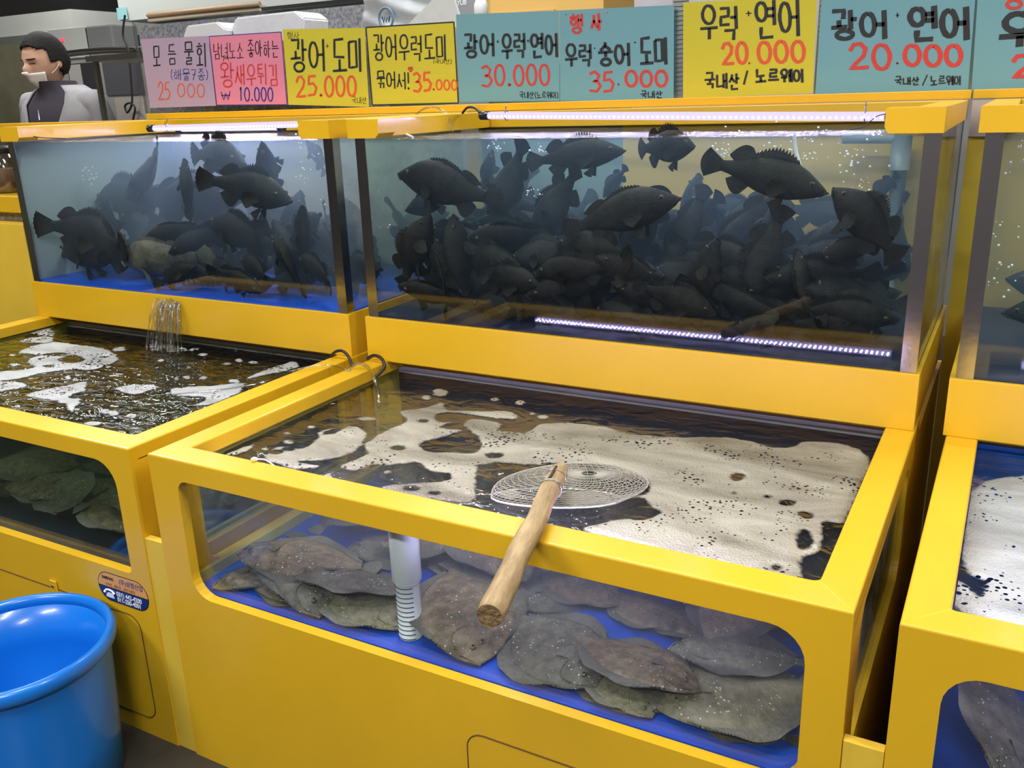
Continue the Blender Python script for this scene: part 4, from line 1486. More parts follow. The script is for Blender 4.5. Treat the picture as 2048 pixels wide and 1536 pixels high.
A6 = [(342, 778), (410, 773), (496, 769), (444, 803), (386, 813), (410, 797), (349, 791)]
A7 = [(492, 758), (547, 747), (595, 736), (585, 724), (540, 738)]
A8 = [(60, 660), (95, 655), (110, 672), (70, 670)]
rb_ = random.Random(3)
bl = [ell(rb_.uniform(120, 520), rb_.uniform(695, 765), rb_.uniform(4, 10), rb_.uniform(2, 4)) for k in range(26)] + [ell(190 + 20 * rb_.random(), 815 + 20 * rb_.random(), 12, 6), ell(225, 828, 14, 6), ell(262, 833, 10, 5), ell(25, 711, 7, 2), ell(28, 730, 12, 3), ell(185, 848, 16, 5)]
foam('foam', [px2w(p) for p in (A1, A2, A3, A4, A5, A6, A7, A8)] + [px2w(b) for b in bl], [px2w(ell(145, 720, 24, 7)), px2w(ell(100, 733, 10, 3))], (-1.40, -0.105, 0.034, 0.822), FOAM_B, 'white patches of froth on the murky water of the left lower tank', seed=9, rag=0.006)
R1 = [(1925, 1010), (1960, 968), (2010, 955), (2060, 950), (2300, 930), (2600, 1300), (2300, 1330), (2000, 1250), (1905, 1215), (1895, 1160), (1935, 1170), (1960, 1195), (1965, 1165), (1925, 1130)]
foam('foam', [px2w(R1)], [], (XR + 0.06, XR + 0.9, 0.034, 0.822), FOAM_B, 'lilac white foam on the blue water of the right lower tank', seed=15)


def bubbles(label, spots, rr, m, seed, name='air_bubbles'):
    r = random.Random(seed)
    bm = bmesh.new()
    for (c, sp, n) in spots:
        for k in range(n):
            p = Vector(c) + Vector((r.gauss(0, sp[0]), r.gauss(0, sp[1]), r.gauss(0, sp[2])))
            bmesh.ops.create_icosphere(bm, subdivisions=2, radius=rr * r.uniform(0.5, 1.3), matrix=Matrix.Translation(p))
    for f in bm.faces:
        f.smooth = True
    return tag(obj(name, bm, m), label, 'bubbles', kind='stuff')


BUB = mat('bubble_white', (0.85, 0.88, 0.95), 0.15)
BUBC = clear_mat('clear_bubble', (0.93, 0.95, 0.94), 0.12, 0.04)
CB = [(at(u, v, y=y), (s * 0.7, 0.01, s), n) for (u, v, y, s, n) in ((60, 330, 0.95, .014, 8), (72, 360, 0.95, .022, 16), (66, 300, .95, .012, 6), (170, 345, 1.0, .016, 10), (188, 360, 1.0, .018, 10), (622, 300, 0.9, .02, 10), (605, 345, 0.9, .02, 12), (90, 480, .86, .015, 8), (598, 290, .9, .012, 6), (520, 295, .95, .02, 8), (640, 400, .9, .02, 6))]
bubbles('small bright air bubbles drifting in the left upper tank', CB, 0.0022, BUB, 4)
CB = [(at(u, v, y=y), (s, 0.01, s * .7), n) for (u, v, y, s, n) in ((990, 295, .9, .010, 14), (1080, 300, .92, .010, 12), (1000, 480, .95, .014, 12), (1065, 380, .95, .012, 10), (1450, 310, .9, .016, 14), (1460, 290, .9, .02, 8), (1700, 330, .9, .022, 18), (1610, 312, .9, .012, 12), (1640, 280, .9, .02, 10), (1560, 300, .9, .03, 8), (1720, 300, 1.0, .02, 8), (1004, 470, .88, .008, 8), (775, 455, .85, .006, 3), (1540, 285, .9, .04, 10), (1130, 495, .9, .005, 3), (1730, 375, .95, .012, 10))]
bubbles('small bright air bubbles drifting in the middle upper tank', CB, 0.0022, BUB, 5)
CB = [(at(u, v, y=y), (s, 0.01, s), n) for (u, v, y, s, n) in ((2012, 330, .9, .016, 8), (2010, 460, .9, .018, 9), (2008, 530, .9, .014, 7), (2030, 290, .9, .01, 4), (2006, 575, .9, .012, 7))]
bubbles('small bright air bubbles at the left end of the right upper tank', CB, 0.0022, BUB, 6)
r_ = random.Random(8)
CB = [(at(r_.uniform(130, 600), r_.uniform(690, 770), z=ZW), (0.02, 0.02, 0.0005), 4) for k in range(22)]
CB += [(at(u, v, z=ZW), (0.025, 0.012, 0.002), 34) for (u, v) in ((410, 785), (280, 778), (200, 826), (130, 782), (330, 695), (480, 795))]
bubbles('clear round bubbles floating on the water of the left lower tank', CB, 0.0048, BUBC, 7)
# specks drifting in the window of the middle tank
CB = [((r_.uniform(.15, 1.28), r_.uniform(.04, .3), r_.uniform(.46, .68)), (0.003, 0.003, 0.003), 1) for k in range(40)]
bubbles('tiny white specks drifting in the water behind the middle window', CB, 0.0009, BUB, 12, 'drifting_specks')
# bubbles rising in the murky left window
CB = [(at(10 + 8 * k ** .6, 930 + 14 * k, y=0.12), (0.012, 0.02, 0.012), 10) for k in range(10)]
bubbles('column of rising air bubbles behind the left window', CB, 0.0016, BUBC, 13)

# water pouring from the left upper tank
p0 = at(340, 604, y=D1 - 0.006)
WJET = clear_mat('falling_water', (0.90, 0.92, 0.92), 0.16, 0.12, wave=0.01, wscale=60, stretch=(2.5, 1, 0.4))
bm = bmesh.new()
for k in range(24):
    x = p0.x + (k - 11.5) * 0.0042 + r_.uniform(-.003, .003)
    zt = p0.z + r_.uniform(-.012, .01)
    reach = r_.uniform(0.03, 0.065)
    sp_ = (k - 11.5) * 0.0016
    pts = [(x + sp_ * t, D1 - 0.006 - reach * t ** 0.9, zt - (zt - ZW) * t ** 1.7) for t in [j / 9 for j in range(10)]]
    tube(bm, pts, [r_.uniform(0.0016, 0.0042) * (1 + .5 * math.sin(j * 1.9 + k)) for j in range(10)], 8)
tag(obj('water_jet', bm, WJET), 'clear water streaming over the yellow front of the left upper tank into the froth', 'water jet', kind='stuff')

# ------------------------------------------------------------ hoses and cables
def cable(name, P, r, m, label, cat):
    o = obj(name, T(spline(P, 10), r, 8), m)
    return tag(o, label, cat)


pz = lambda u, v, z: at(u, v, z=z)
cable('air_hose', [pz(300, 792, .712), pz(420, 782, .712), pz(520, 766, .716), pz(590, 740, .756), pz(650, 730, .758), pz(690, 738, .757), pz(704, 745, .745)], 0.0026, HOSE, 'thin clear hose lying from the left tank water over its right rim', 'hose')
cable('air_hose', [pz(695, 742, .747), pz(712, 728, .765), pz(733, 733, .762), pz(748, 757, .757), pz(757, 790, .715), at(757, 815, z=.69)], 0.0048, HOSE, 'clear hose bent over the left rim into the middle lower tank', 'hose')
cable('power_cable', [at(662, 712, y=.73), at(672, 703, y=.72), at(685, 702, y=.715), at(696, 712, y=.71), at(704, 731, y=.70), at(708, 745, y=.69)], 0.0042, RUBBER, 'black cable arching out of the right rear corner of the left lower tank', 'cable')
cable('power_cable', [at(735, 717, y=.735), at(748, 711, y=.73), at(762, 716, y=.72), at(769, 732, y=.71), at(761, 745, y=.70), at(750, 754, y=.69)], 0.0048, RUBBER, 'black cable loop at the rear left corner of the middle lower tank', 'cable')
cable('power_cable', [at(925, 226, y=1.2), at(935, 215, y=1.18), at(950, 216, y=1.17), at(962, 229, y=1.16)], 0.0035, RUBBER, 'black cable curving into the end cap of the LED tube above the middle tank', 'cable')
cable('air_hose', [at(828, 232, y=1.3), at(850, 217, y=1.25), at(878, 217, y=1.2), at(898, 236, y=1.15), at(906, 262, y=1.1)], 0.0030, HOSE, 'thin clear hose dipping over the back rail into the middle upper tank', 'hose')
cable('air_hose', [at(772, 245, y=1.0), at(800, 262, y=.95), at(826, 275, y=.90)], 0.0034, WHITE, 'white hose entering the water beside the left corner block of the middle upper tank', 'hose')
cable('fishing_line', [at(1772, 228, y=.86), at(1755, 232, y=.87), at(1740, 243, y=.87), at(1724, 255, y=.87), at(1700, 259, y=.87)], 0.0010, RUBBER, 'thin black wire hanging at the right corner block of the middle upper tank', 'wire')
cable('thin_wire', [at(50, 258, y=.80), at(62, 270, y=.80), at(80, 275, y=.80), at(130, 277, y=.80)], 0.0015, RUBBER, 'thin black wire at the left corner block of the left upper tank', 'wire')
cable('air_hose', [at(1588, 270, y=1.2), at(1592, 300, y=1.2), at(1600, 330, y=1.2)], 0.004, WHITE, 'pale air hose hanging into the right half of the middle upper tank', 'hose')
q = pz(510, 921, .752)
e = empty('rim_clip', q, 'small cream clip holding a white wire on the front rim of the middle tank', 'clip')
obj('clip', B(q.x - .006, q.x + .004, q.y - .006, q.y + .004, .7515, .758, .001), mat('cream_plastic', (.75, .70, .5), .5), e)
obj('wire', T(spline([q + Vector((0, 0, .003)), q + Vector((.02, .008, .002)), q + Vector((.05, .004, -.006)), q + Vector((.08, .006, -.02))], 8), 0.0014, 6), PVC, e)

# ------------------------------------------------------------ the blue tub
TUBM = mat('glossy_blue_plastic', (0.006, 0.17, 0.66), 0.28, coat=0.3, bump=0.05, bscale=18)
cx, cy, R_ = -0.250, -0.218, 0.205
e = empty('plastic_tub', (cx, cy, 0), 'large round blue plastic tub on the floor at the lower left', 'tub')
prof = [(0.0, 0.0005), (0.165, 0.0005), (0.171, 0.006), (0.179, 0.12), (0.186, 0.24), (0.190, 0.318)]
obj('tub_body', lathe(prof + [(0.190, 0.335), (0.183, 0.335), (0.179, 0.24), (0.165, 0.012), (0.0, 0.010)], cx, cy, 72), TUBM, e)
obj('rolled_rim', lathe([(0.1905, 0.326), (0.198, 0.322), (R_, 0.331), (R_ + .001, 0.345), (0.2025, 0.356), (0.196, 0.360), (0.189, 0.357), (0.1845, 0.349), (0.1845, 0.337), (0.1905, 0.326)], cx, cy, 72), TUBM, e)

# ------------------------------------------------------------ sticker on the left tank
STO = mat('orange_sticker', (0.72, 0.36, 0.10), 0.4)
STB = mat('navy_sticker', (0.010, 0.030, 0.19), 0.35)
INK = mat('dark_sticker_ink', (0.03, 0.012, 0.012), 0.5)
WHT = mat('white_sticker_ink', (0.85, 0.88, 0.92), 0.5)
ORG = mat('brown_sticker_ink', (0.35, 0.10, 0.02), 0.5)
sx0, sx1, sz0, sz1 = -0.2445, -0.0755, 0.349, 0.424
e = empty('company_sticker', ((sx0 + sx1) / 2, -0.001, (sz0 + sz1) / 2), 'oval orange and navy sticker with phone numbers above the blue tub', 'sticker')


def flat_poly(pts, y, dy=0.0003):
    bm = bmesh.new()
    a = [bm.verts.new((p, y, q_)) for p, q_ in pts]
    b = [bm.verts.new((p, y + dy, q_)) for p, q_ in pts]
    bm.faces.new(a)
    bm.faces.new(list(reversed(b)))
    for i in range(len(a)):
        k = (i + 1) % len(a)
        bm.faces.new((a[i], b[i], b[k], a[k]))
    bmesh.ops.recalc_face_normals(bm, faces=bm.faces[:])
    return bm


rr = (sz1 - sz0) / 2
obj('border', flat_poly(rrect(sx0, sx1, sz0, sz1, (rr,) * 4, 12), -0.0006), INK, e)
zs = 0.3845
inner = rrect(sx0 + .002, sx1 - .002, sz0 + .002, sz1 - .002, (rr - .002,) * 4, 16)
topp = [p for p in inner if p[1] >= zs]
botp = [p for p in inner if p[1] < zs]
xl = min(p[0] for p in inner)
obj('orange_half', flat_poly(topp, -0.0010), STO, e)
obj('navy_half', flat_poly([p for p in inner if p[1] < zs and p[0] <= 0.5 * (sx0 + sx1)] + [p for p in inner if p[1] < zs and p[0] > 0.5 * (sx0 + sx1)], -0.0010), STB, e)
ROT = (PI / 2, 0, 0)
c = Vector(e.location)
text_mesh('company_name', 'SAMBONG', 0.0105, INK, e, Vector((-0.226, -0.0013, 0.4055)) - c, ROT, bold=0.0002, sx=0.78)
text_mesh('company_name', '(주)삼병산업', 0.0165, STB, e, Vector((-0.168, -0.0013, 0.4035)) - c, ROT, sx=0.92)
text_mesh('trade_line', '수족관 . 활어차 . 냉각기제작', 0.0088, ORG, e, Vector((-0.218, -0.0013, 0.3895)) - c, ROT, sx=0.98)
text_mesh('phone_number', '031) 442-4200', 0.0165, WHT, e, Vector((-0.184, -0.0013, 0.3685)) - c, ROT, bold=0.0003, sx=0.86)
text_mesh('phone_number', '011-250-4001', 0.0165, WHT, e, Vector((-0.184, -0.0013, 0.3545)) - c, ROT, bold=0.0003, sx=0.86)
ph = flat_poly([(-0.222, .358), (-0.194, .358), (-0.196, .366), (-0.203, .371), (-0.213, .371), (-0.220, .366)], -0.0013)
obj('telephone_sign', ph, WHT, e)
obj('telephone_sign', T([(-0.224, -.0012, .3705), (-0.219, -.0012, .3765), (-0.208, -.0012, .3785), (-0.197, -.0012, .3765), (-0.192, -.0012, .3705)], [.0036, .0022, .0022, .0022, .0036], 8), WHT, e)

# ------------------------------------------------------------ hand-lettered price signs
C_BLACK = mat('black_marker', (0.016, 0.018, 0.022), 0.6)
C_RED = mat('red_marker', (0.62, 0.045, 0.035), 0.6)
C_ORANGE = mat('orange_red_marker', (0.75, 0.10, 0.03), 0.6)
C_BLUE = mat('blue_marker', (0.02, 0.035, 0.25), 0.6)
PAPER = {'lilac': mat('lilac_card', (0.43, 0.33, 0.47), 0.75), 'pink': mat('pink_card', (0.76, 0.24, 0.35), 0.75),
         'yellow': mat('lemon_yellow_card', (0.62, 0.54, 0.035), 0.75), 'blue': mat('sky_blue_card', (0.165, 0.37, 0.44), 0.75)}
K = {
    'ㄱ': [[(0, 1), (.9, 1), (.82, 0)]], 'ㄴ': [[(0.05, 1), (0, 0), (1, .06)]],
    'ㄷ': [[(.95, 1), (0.05, .96), (0, 0.04), (1, 0)]],
    'ㄹ': [[(0, 1), (.92, 1), (.88, .54), (0.06, .5), (0.02, 0.02), (1, 0.04)]],
    'ㅁ': [[(0.02, .98), (0, 0), (1, 0.02), (.98, 1), (0.02, .98)]],
    'ㅅ': [[(.55, 1), (.42, .5), (0, 0)], [(.45, .6), (1, 0)]],
    'ㅈ': [[(0.05, 1), (.95, 1)], [(.55, 1), (.4, .5), (0, 0)], [(.42, .6), (1, 0)]],
    'ㅌ': [[(.95, 1), (0.05, .96), (0, 0.04), (1, 0)], [(.05, .52), (.85, .55)]],
    'ㅎ': [[(.35, 1.0), (.68, .98)], [(0, .74), (1, .78)], 'o.5,.28,.36,.29'], 'ㅇ': ['o.5,.5,.5,.5'],
    'ㄲ': [[(0, 1), (.42, 1), (.36, 0)], [(.55, 1), (1, 1), (.93, 0)]],
    'ㅏ': [[(.3, 1), (.28, 0)], [(.3, .52), (1, .52)]], 'ㅑ': [[(.3, 1), (.28, 0)], [(.3, .64), (1, .64)], [(.3, .4), (1, .4)]],
    'ㅓ': [[(.8, 1), (.78, 0)], [(0, .52), (.78, .52)]], 'ㅕ': [[(.8, 1), (.78, 0)], [(0, .66), (.78, .66)], [(0, .38), (.78, .38)]],
    'ㅣ': [[(.5, 1), (.46, 0)]], 'ㅐ': [[(.15, .95), (.13, .05)], [(.15, .5), (.8, .5)], [(.82, 1), (.8, 0)]],
    'ㅔ': [[(.45, .95), (.43, .05)], [(0, .5), (.43, .5)], [(.92, 1), (.9, 0)]],
    'ㅗ': [[(.5, 1), (.5, .15)], [(0, .1), (1, .15)]], 'ㅜ': [[(0, .85), (1, .9)], [(.52, .85), (.5, 0)]], 'ㅡ': [[(0, .5), (1, .5)]],
}
CH = 'ㄱㄲㄴㄷㄸㄹㅁㅂㅃㅅㅆㅇㅈㅉㅊㅋㅌㅍㅎ'
JU = 'ㅏㅐㅑㅒㅓㅔㅕㅖㅗㅘㅙㅚㅛㅜㅝㅞㅟㅠㅡㅢㅣ'
JO = ['', 'ㄱ', 'ㄲ', 'ㄳ', 'ㄴ', 'ㄵ', 'ㄶ', 'ㄷ', 'ㄹ', 'ㄺ', 'ㄻ', 'ㄼ', 'ㄽ', 'ㄾ', 'ㄿ', 'ㅀ', 'ㅁ', 'ㅂ', 'ㅄ', 'ㅅ', 'ㅆ', 'ㅇ', 'ㅈ', 'ㅊ', 'ㅋ', 'ㅌ', 'ㅍ', 'ㅎ']
COMP = {'ㅘ': 'ㅗㅏ', 'ㅚ': 'ㅗㅣ', 'ㅟ': 'ㅜㅣ', 'ㅝ': 'ㅜㅓ', 'ㅞ': 'ㅜㅔ', 'ㅙ': 'ㅗㅐ'}
GL = {
    '0': ['o.5,.5,.42,.5'], '1': [[(.35, .8), (.55, 1), (.5, 0)]],
    '2': [[(.05, .72), (.25, .97), (.6, 1), (.85, .78), (.75, .5), (.05, 0), (1, .03)]],
    '3': [[(.05, .9), (.5, 1), (.85, .8), (.7, .58), (.3, .52), (.75, .48), (.95, .25), (.6, 0), (0, .08)]],
    '5': [[(.9, .98), (.2, .97), (.12, .58), (.6, .62), (.92, .38), (.7, .06), (.02, .02)]],
    '7': [[(.05, .95), (.9, .95), (.35, 0)], [(.2, .5), (.8, .5)]], '.': ['o.5,.04,.10,.03'],
    '+': [[(.1, .5), (.9, .5)], [(.5, .9), (.5, .1)]], '/': [[(.9, 1), (.1, 0)]], '!': [[(.5, 1), (.45, .35)], 'o.45,.06,.05,.04'],
    '(': [[(.8, 1), (.35, .7), (.35, .3), (.8, 0)]], ')': [[(.2, 1), (.65, .7), (.65, .3), (.2, 0)]],
    '₩': [[(0, 1), (.25, 0), (.5, .8), (.75, 0), (1, 1)], [(0, .55), (1, .55)]], "'": [[(.5, 1), (.4, .8)]], '·': ['o.5,.6,.12,.06'],
    '^': [[(0, .1), (.1, .9), (.3, .4), (.5, 1), (.7, .4), (.9, .9), (1, .1)]],
    '♥': [[(.5, .0), (.05, .6), (.25, .95), (.5, .7), (.75, .95), (.95, .6), (.5, .0)], [(.3, .6), (.7, .6)]],
}


def put(strokes, x, y, w_, h):
    out = []
    for s in strokes:
        if isinstance(s, str):
            a, b, c, d = [float(q_) for q_ in s[1:].split(',')]
            out.append([(x + (a + c * math.sin(t)) * w_, y + (b + d * math.cos(t)) * h) for t in [2 * PI * k / 16 + .2 for k in range(17)]])
        else:
            out.append([(x + a * w_, y + b * h) for a, b in s])
    return out


def syllable(ch):
    if ch in GL:
        return put(GL[ch], 0, 0, 1, 1)
    n = ord(ch) - 0xAC00
    c, v, f = CH[n // 588], JU[(n % 588) // 28], JO[n % 28]
    out = []
    b = 0.36 if f else 0.0
    hgt = 1 - b
    if v in COMP:
        hv, vv = COMP[v]
        out += put(K[c], 0.05, b + hgt * .52, .52, hgt * .46)
        out += put(K[hv], 0.0, b + hgt * .04, .62, hgt * .42)
        out += put(K[vv], 0.66, b * .9, .34, 1 - b * .9)
    elif v in 'ㅗㅜㅡ':
        out += put(K[c], 0.16, b + hgt * .46, .68, hgt * .54)
        out += put(K[v], 0.0, b + hgt * (.02 if v == 'ㅗ' else .0), 1.0, hgt * (.38 if v != 'ㅡ' else .5))
    else:
        out += put(K[c], 0.0, b + hgt * .14, .52, hgt * .78)
        out += put(K[v], 0.56, b * .9, .42, 1 - b * .9)
    if f:
        out += put(K[f], 0.2, 0.0, .62, .29)
    return out


def ribbon(bm, pts, wd, y):
    P = [Vector((a, 0, b)) for a, b in pts]
    if len(P) > 2 and len(P) < 12:
        Q = []
        for i in range(len(P) - 1):
            for k in range(3):
                Q.append(P[i].lerp(P[i + 1], k / 3))
        P = Q + [P[-1]]
    L, R = [], []
    n = len(P)
    for i, p in enumerate(P):
        d = (P[min(i + 1, n - 1)] - P[max(i - 1, 0)])
        if d.length < 1e-9:
            d = Vector((1, 0, 0))
        d.normalize()
        nrm = Vector((-d.z, 0, d.x))
        ws = wd * (0.86 + 0.24 * abs(d.z)) * (1 + 0.08 * math.sin(i * 2.3))
        L.append(bm.verts.new((p + nrm * ws / 2 + Vector((0, y, 0)))))
        R.append(bm.verts.new((p - nrm * ws / 2 + Vector((0, y, 0)))))
    for i in range(n - 1):
        bm.faces.new((L[i], R[i], R[i + 1], L[i + 1]))


SY = 1.470


def sign(idx, quad, paper, label, rows, border=None, yoff=0.0):
    ys = SY + yoff
    Q = [at(u, v, y=ys) for u, v in quad]     # tl tr br bl
    o0 = Q[3].copy()
    o0.z = min(Q[2].z, Q[3].z)
    root = empty('price_sign', o0, label, 'price sign', 'hand-lettered price signs above the tanks')
    bm = bmesh.new()
    a = [bm.verts.new(q_ + Vector((0, 0, 0))) for q_ in Q]
    b = [bm.verts.new(q_ + Vector((0, 0.0012, 0))) for q_ in Q]
    bm.faces.new(a[::-1])
    bm.faces.new(b)
    for i in range(4):
        k_ = (i + 1) % 4
        bm.faces.new((a[i], a[k_], b[k_], b[i]))
    bmesh.ops.recalc_face_normals(bm, faces=bm.faces[:])
    obj('card', bm, PAPER[paper], root)
    if border:
        bmb = bmesh.new()
        cc = sum(Q, Vector()) / 4
        In = [q_ + (cc - q_) * 0.012 for q_ in Q]
        for i in range(4):
            k_ = (i + 1) % 4
            ribbon(bmb, [(In[i].x, In[i].z), (In[k_].x, In[k_].z)], border[1], ys - 0.0006)
        obj('border_line', bmb, border[0], root)
    rj = random.Random(idx)
    groups = {}
    for ri_, (txt, u0, v0, u1, v1, col, wpx) in enumerate(rows):
        chars = list(txt)
        wts = [0.35 if c_ in ".'·!()/" else (0.6 if c_ in '+1' else (0.72 if c_ in '02357' else 1.0)) for c_ in chars]
        tot = sum(wts)
        acc = 0
        bm_ = groups.setdefault(ri_, (col, bmesh.new()))[1]
        for c_, wt in zip(chars, wts):
            ua = u0 + (u1 - u0) * acc / tot
            ub = u0 + (u1 - u0) * (acc + wt) / tot
            acc += wt
            if c_ == ' ':
                continue
            pad = (ub - ua) * 0.07
            dv = rj.uniform(-.035, .035) * (v1 - v0)
            tl = at(ua + pad, v0 + dv, y=ys)
            tr = at(ub - pad, v0 + dv - (ub - ua) * 0.05, y=ys)
            bl_ = at(ua + pad + (v1 - v0) * 0.04, v1 + dv, y=ys)
            ex, ez = tr - tl, tl - bl_
            for st in syllable(c_):
                pp = []
                for (s_, t_) in st:
                    q_ = bl_ + ex * s_ + ez * t_
                    pp.append((q_.x + rj.uniform(-1, 1) * .0004, q_.z + rj.uniform(-1, 1) * .0004))
                ribbon(bm_, pp, wpx * (0.00160 if wpx > 3 else 0.00142), ys - 0.0009)
    for nm, (col, bm_) in groups.items():
        obj('lettering', bm_, col, root)
    return root


sign(1, [(281, 78), (416, 72), (432, 211.5), (300, 216)], 'lilac', 'lilac price sign lettered in black, blue and orange, leftmost of the row', [
    ('모', 304, 94, 321, 135, C_BLACK, 3.6), ('듬', 334, 91, 353, 130, C_BLACK, 3.2), ('물', 366, 86, 388, 130, C_BLACK, 3.6), ('회', 390, 86, 415, 134, C_BLACK, 3.8),
    ('(해물7종)', 340, 139, 417, 161, C_BLUE, 2.0), ('25', 315, 165, 341, 200, C_ORANGE, 3.2), ('000', 352, 168, 411, 194, C_ORANGE, 3.0)])
sign(2, [(417, 72), (563, 63), (575, 210), (433, 211)], 'pink', 'pink price sign with a thin dark blue border', [
    ('남녀노소', 426, 85, 487, 117, C_BLACK, 2.4), ('좋아하는', 493, 81, 558, 114, C_BLACK, 2.6), ('^', 446, 112, 458, 124, C_BLACK, 1.4),
    ('왕', 438, 127, 470, 176, C_RED, 3.6), ('새우튀김', 468, 129, 558, 171, C_RED, 3.2), ('₩', 441, 183, 462, 200, C_BLUE, 2.6), ('10.000', 476, 175, 547, 202, C_BLUE, 3.4)], border=(C_BLUE, 0.0028), yoff=0.002)
sign(3, [(565, 58.6), (729, 55.7), (738, 214), (577, 209.5)], 'yellow', 'plain yellow price sign with large black letters and an orange price', [
    ("행사", 573, 64, 600, 78, C_BLACK, 1.0), ('광어', 578, 81, 652, 145, C_BLACK, 5.6), ('+', 650, 87, 659, 97, C_BLACK, 1.6), ('도미', 661, 77, 728, 144, C_BLACK, 5.6),
    ('25.000', 590, 153, 714, 193, C_ORANGE, 5.4), ('국내산', 703, 194, 734, 207, C_BLACK, 1.2)])
sign(4, [(731, 54), (909, 43), (918, 207), (744, 211)], 'yellow', 'yellow price sign framed by a black line', [
    ('광어우럭도미', 744, 71, 896, 122, C_BLACK, 3.8), ('(국내산)', 866, 118, 904, 128, C_BLACK, 1.1), ('묶어서!', 751, 144, 820, 178, C_BLACK, 3.2),
    ('♥', 815, 134, 827, 144, C_RED, 3.0), ('35', 824, 146, 864, 184, C_ORANGE, 5.0), ('.000', 863, 160, 916, 180, C_ORANGE, 3.4)], border=(C_BLACK, 0.0045), yoff=0.002)
sign(5, [(912, 29), (1118, 21), (1119, 202), (919, 204)], 'blue', 'light blue price sign reading 30.000 beside the black framed yellow one', [
    ('광어', 925, 69, 991, 115, C_BLACK, 5.4), ('+', 991, 79, 1000, 87, C_BLACK, 1.5), ('우럭', 1000, 68, 1052, 117, C_BLACK, 5.2), ('+', 1052, 78, 1060, 86, C_BLACK, 1.5),
    ('연어', 1060, 66, 1117, 114, C_BLACK, 5.4), ('30.000', 960, 131, 1101, 172, C_RED, 4.6), ('국내산(노르웨이)', 1038, 184, 1117, 197, C_BLACK, 1.6)])
sign(6, [(1119, 21), (1348, 10), (1347, 200), (1120, 202)], 'blue', 'light blue price sign with two red syllables at its top', [
    ("'", 1129, 28, 1136, 36, C_BLACK, 1.6), ('행', 1137, 28, 1168, 66, C_RED, 4.6), ('사', 1180, 28, 1206, 62, C_RED, 5.0), ("'", 1211, 25, 1218, 32, C_RED, 2.0),
    ('우럭', 1127, 89, 1185, 133, C_BLACK, 5.0), ('·', 1186, 92, 1192, 104, C_BLACK, 1.6), ('숭어', 1193, 86, 1262, 132, C_BLACK, 5.6), ('·', 1266, 80, 1274, 92, C_BLACK, 1.8),
    ('도미', 1276, 77, 1339, 131, C_BLACK, 5.6), ('35', 1176, 143, 1230, 183, C_RED, 4.8), ('.', 1232, 143, 1240, 170, C_RED, 2.5), ('000', 1247, 143, 1337, 174, C_RED, 5.2), ('국내산', 1280, 182, 1326, 196, C_BLACK, 2.2)], yoff=0.002)
sign(7, [(1366.5, 5), (1634, -7), (1625, 186), (1366, 197)], 'yellow', 'yellow price sign without a border reading 20.000 right of the louvred strip', [
    ('우럭', 1396, 13, 1478, 80, C_BLACK, 5.2), ('+', 1489, 21, 1505, 34, C_BLACK, 2.0), ('연어', 1508, 2, 1602, 76, C_BLACK, 5.4), ('20', 1441, 86, 1497, 128, C_ORANGE, 5.6), ('.', 1493, 95, 1502, 128, C_ORANGE, 2.5),
    ('000', 1511, 84, 1612, 126, C_ORANGE, 5.6), ('국내산', 1407, 147, 1481, 178, C_BLACK, 3.8), ('/', 1485, 142, 1497, 170, C_BLACK, 3.2), ('노르웨이', 1508, 139, 1611, 166, C_BLACK, 4.0)])
sign(8, [(1645, -30), (1954, -44), (1935.5, 184), (1630.5, 188)], 'blue', 'light blue price sign reading 20.000, second from the right edge', [
    ('광어', 1657, 23, 1778, 80, C_BLACK, 7.0), ('+', 1790, 25, 1800, 37, C_BLACK, 1.8), ('연어', 1815, 16, 1942, 82, C_BLACK, 8.0), ('20', 1694, 89, 1785, 138, C_RED, 6.2), ('.', 1788, 98, 1799, 128, C_RED, 3.0),
    ('000', 1803, 91, 1927, 131, C_RED, 6.4), ('국내산', 1788, 154, 1840, 170, C_BLACK, 2.4), ('/', 1842, 150, 1857, 171, C_BLACK, 2.0), ('노르웨이', 1859, 152, 1924, 171, C_BLACK, 2.4)])
sign(9, [(1958, -44), (2290, -62), (2262, 168), (1943, 181)], 'blue', 'light blue price sign cut off by the right edge of the photo', [
    ('행', 2000, -40, 2052, 18, C_RED, 5.0), ('우', 1990, 32, 2084, 97, C_BLACK, 9.0), ('2', 2020, 112, 2070, 154, C_RED, 6.5)], yoff=0.002)

# ------------------------------------------------------------ clear guard behind the signs
YG = 1.488
gl = at(283, 150, y=YG)
tl = at(281, 46, y=YG)
e = empty('splash_guard', (gl.x, YG, 1.41), 'clear acrylic splash guard behind the left price signs', 'splash guard')
obj('sheet', B(gl.x, 0.0, YG, YG + 0.004, 1.4105, tl.z), ACRYL, e)
obj('edge_strip', B(gl.x - 0.008, gl.x, YG - .002, YG + 0.006, 1.4105, tl.z + .004), clear_mat('frosted_edge', (.7, .72, .75), .2, .3), e)
for i, (u0, u1) in enumerate(((1347, 1367), (1634, 1646), (1938, 1957))):
    a, b_ = at(u0, 150, y=YG + .01), at(u1, 150, y=YG + .01)
    bm = bmesh.new()
    box(bm, a.x - .006, b_.x + .01, YG + .008, YG + .012, 1.4105, 1.78)
    if i < 2:
        for k in range(22):
            z = 1.42 + k * .0125
            box(bm, a.x - .004, b_.x + .008, YG + .003, YG + .0078, z, z + .006)
    tag(obj('louvred_strip', bm, BRUSH if i < 2 else PVCG), ('grey louvred strip left of the borderless yellow sign', 'narrow grey louvred strip right of the borderless yellow sign', 'smooth grey strip between the two rightmost blue signs')[i], 'strip')

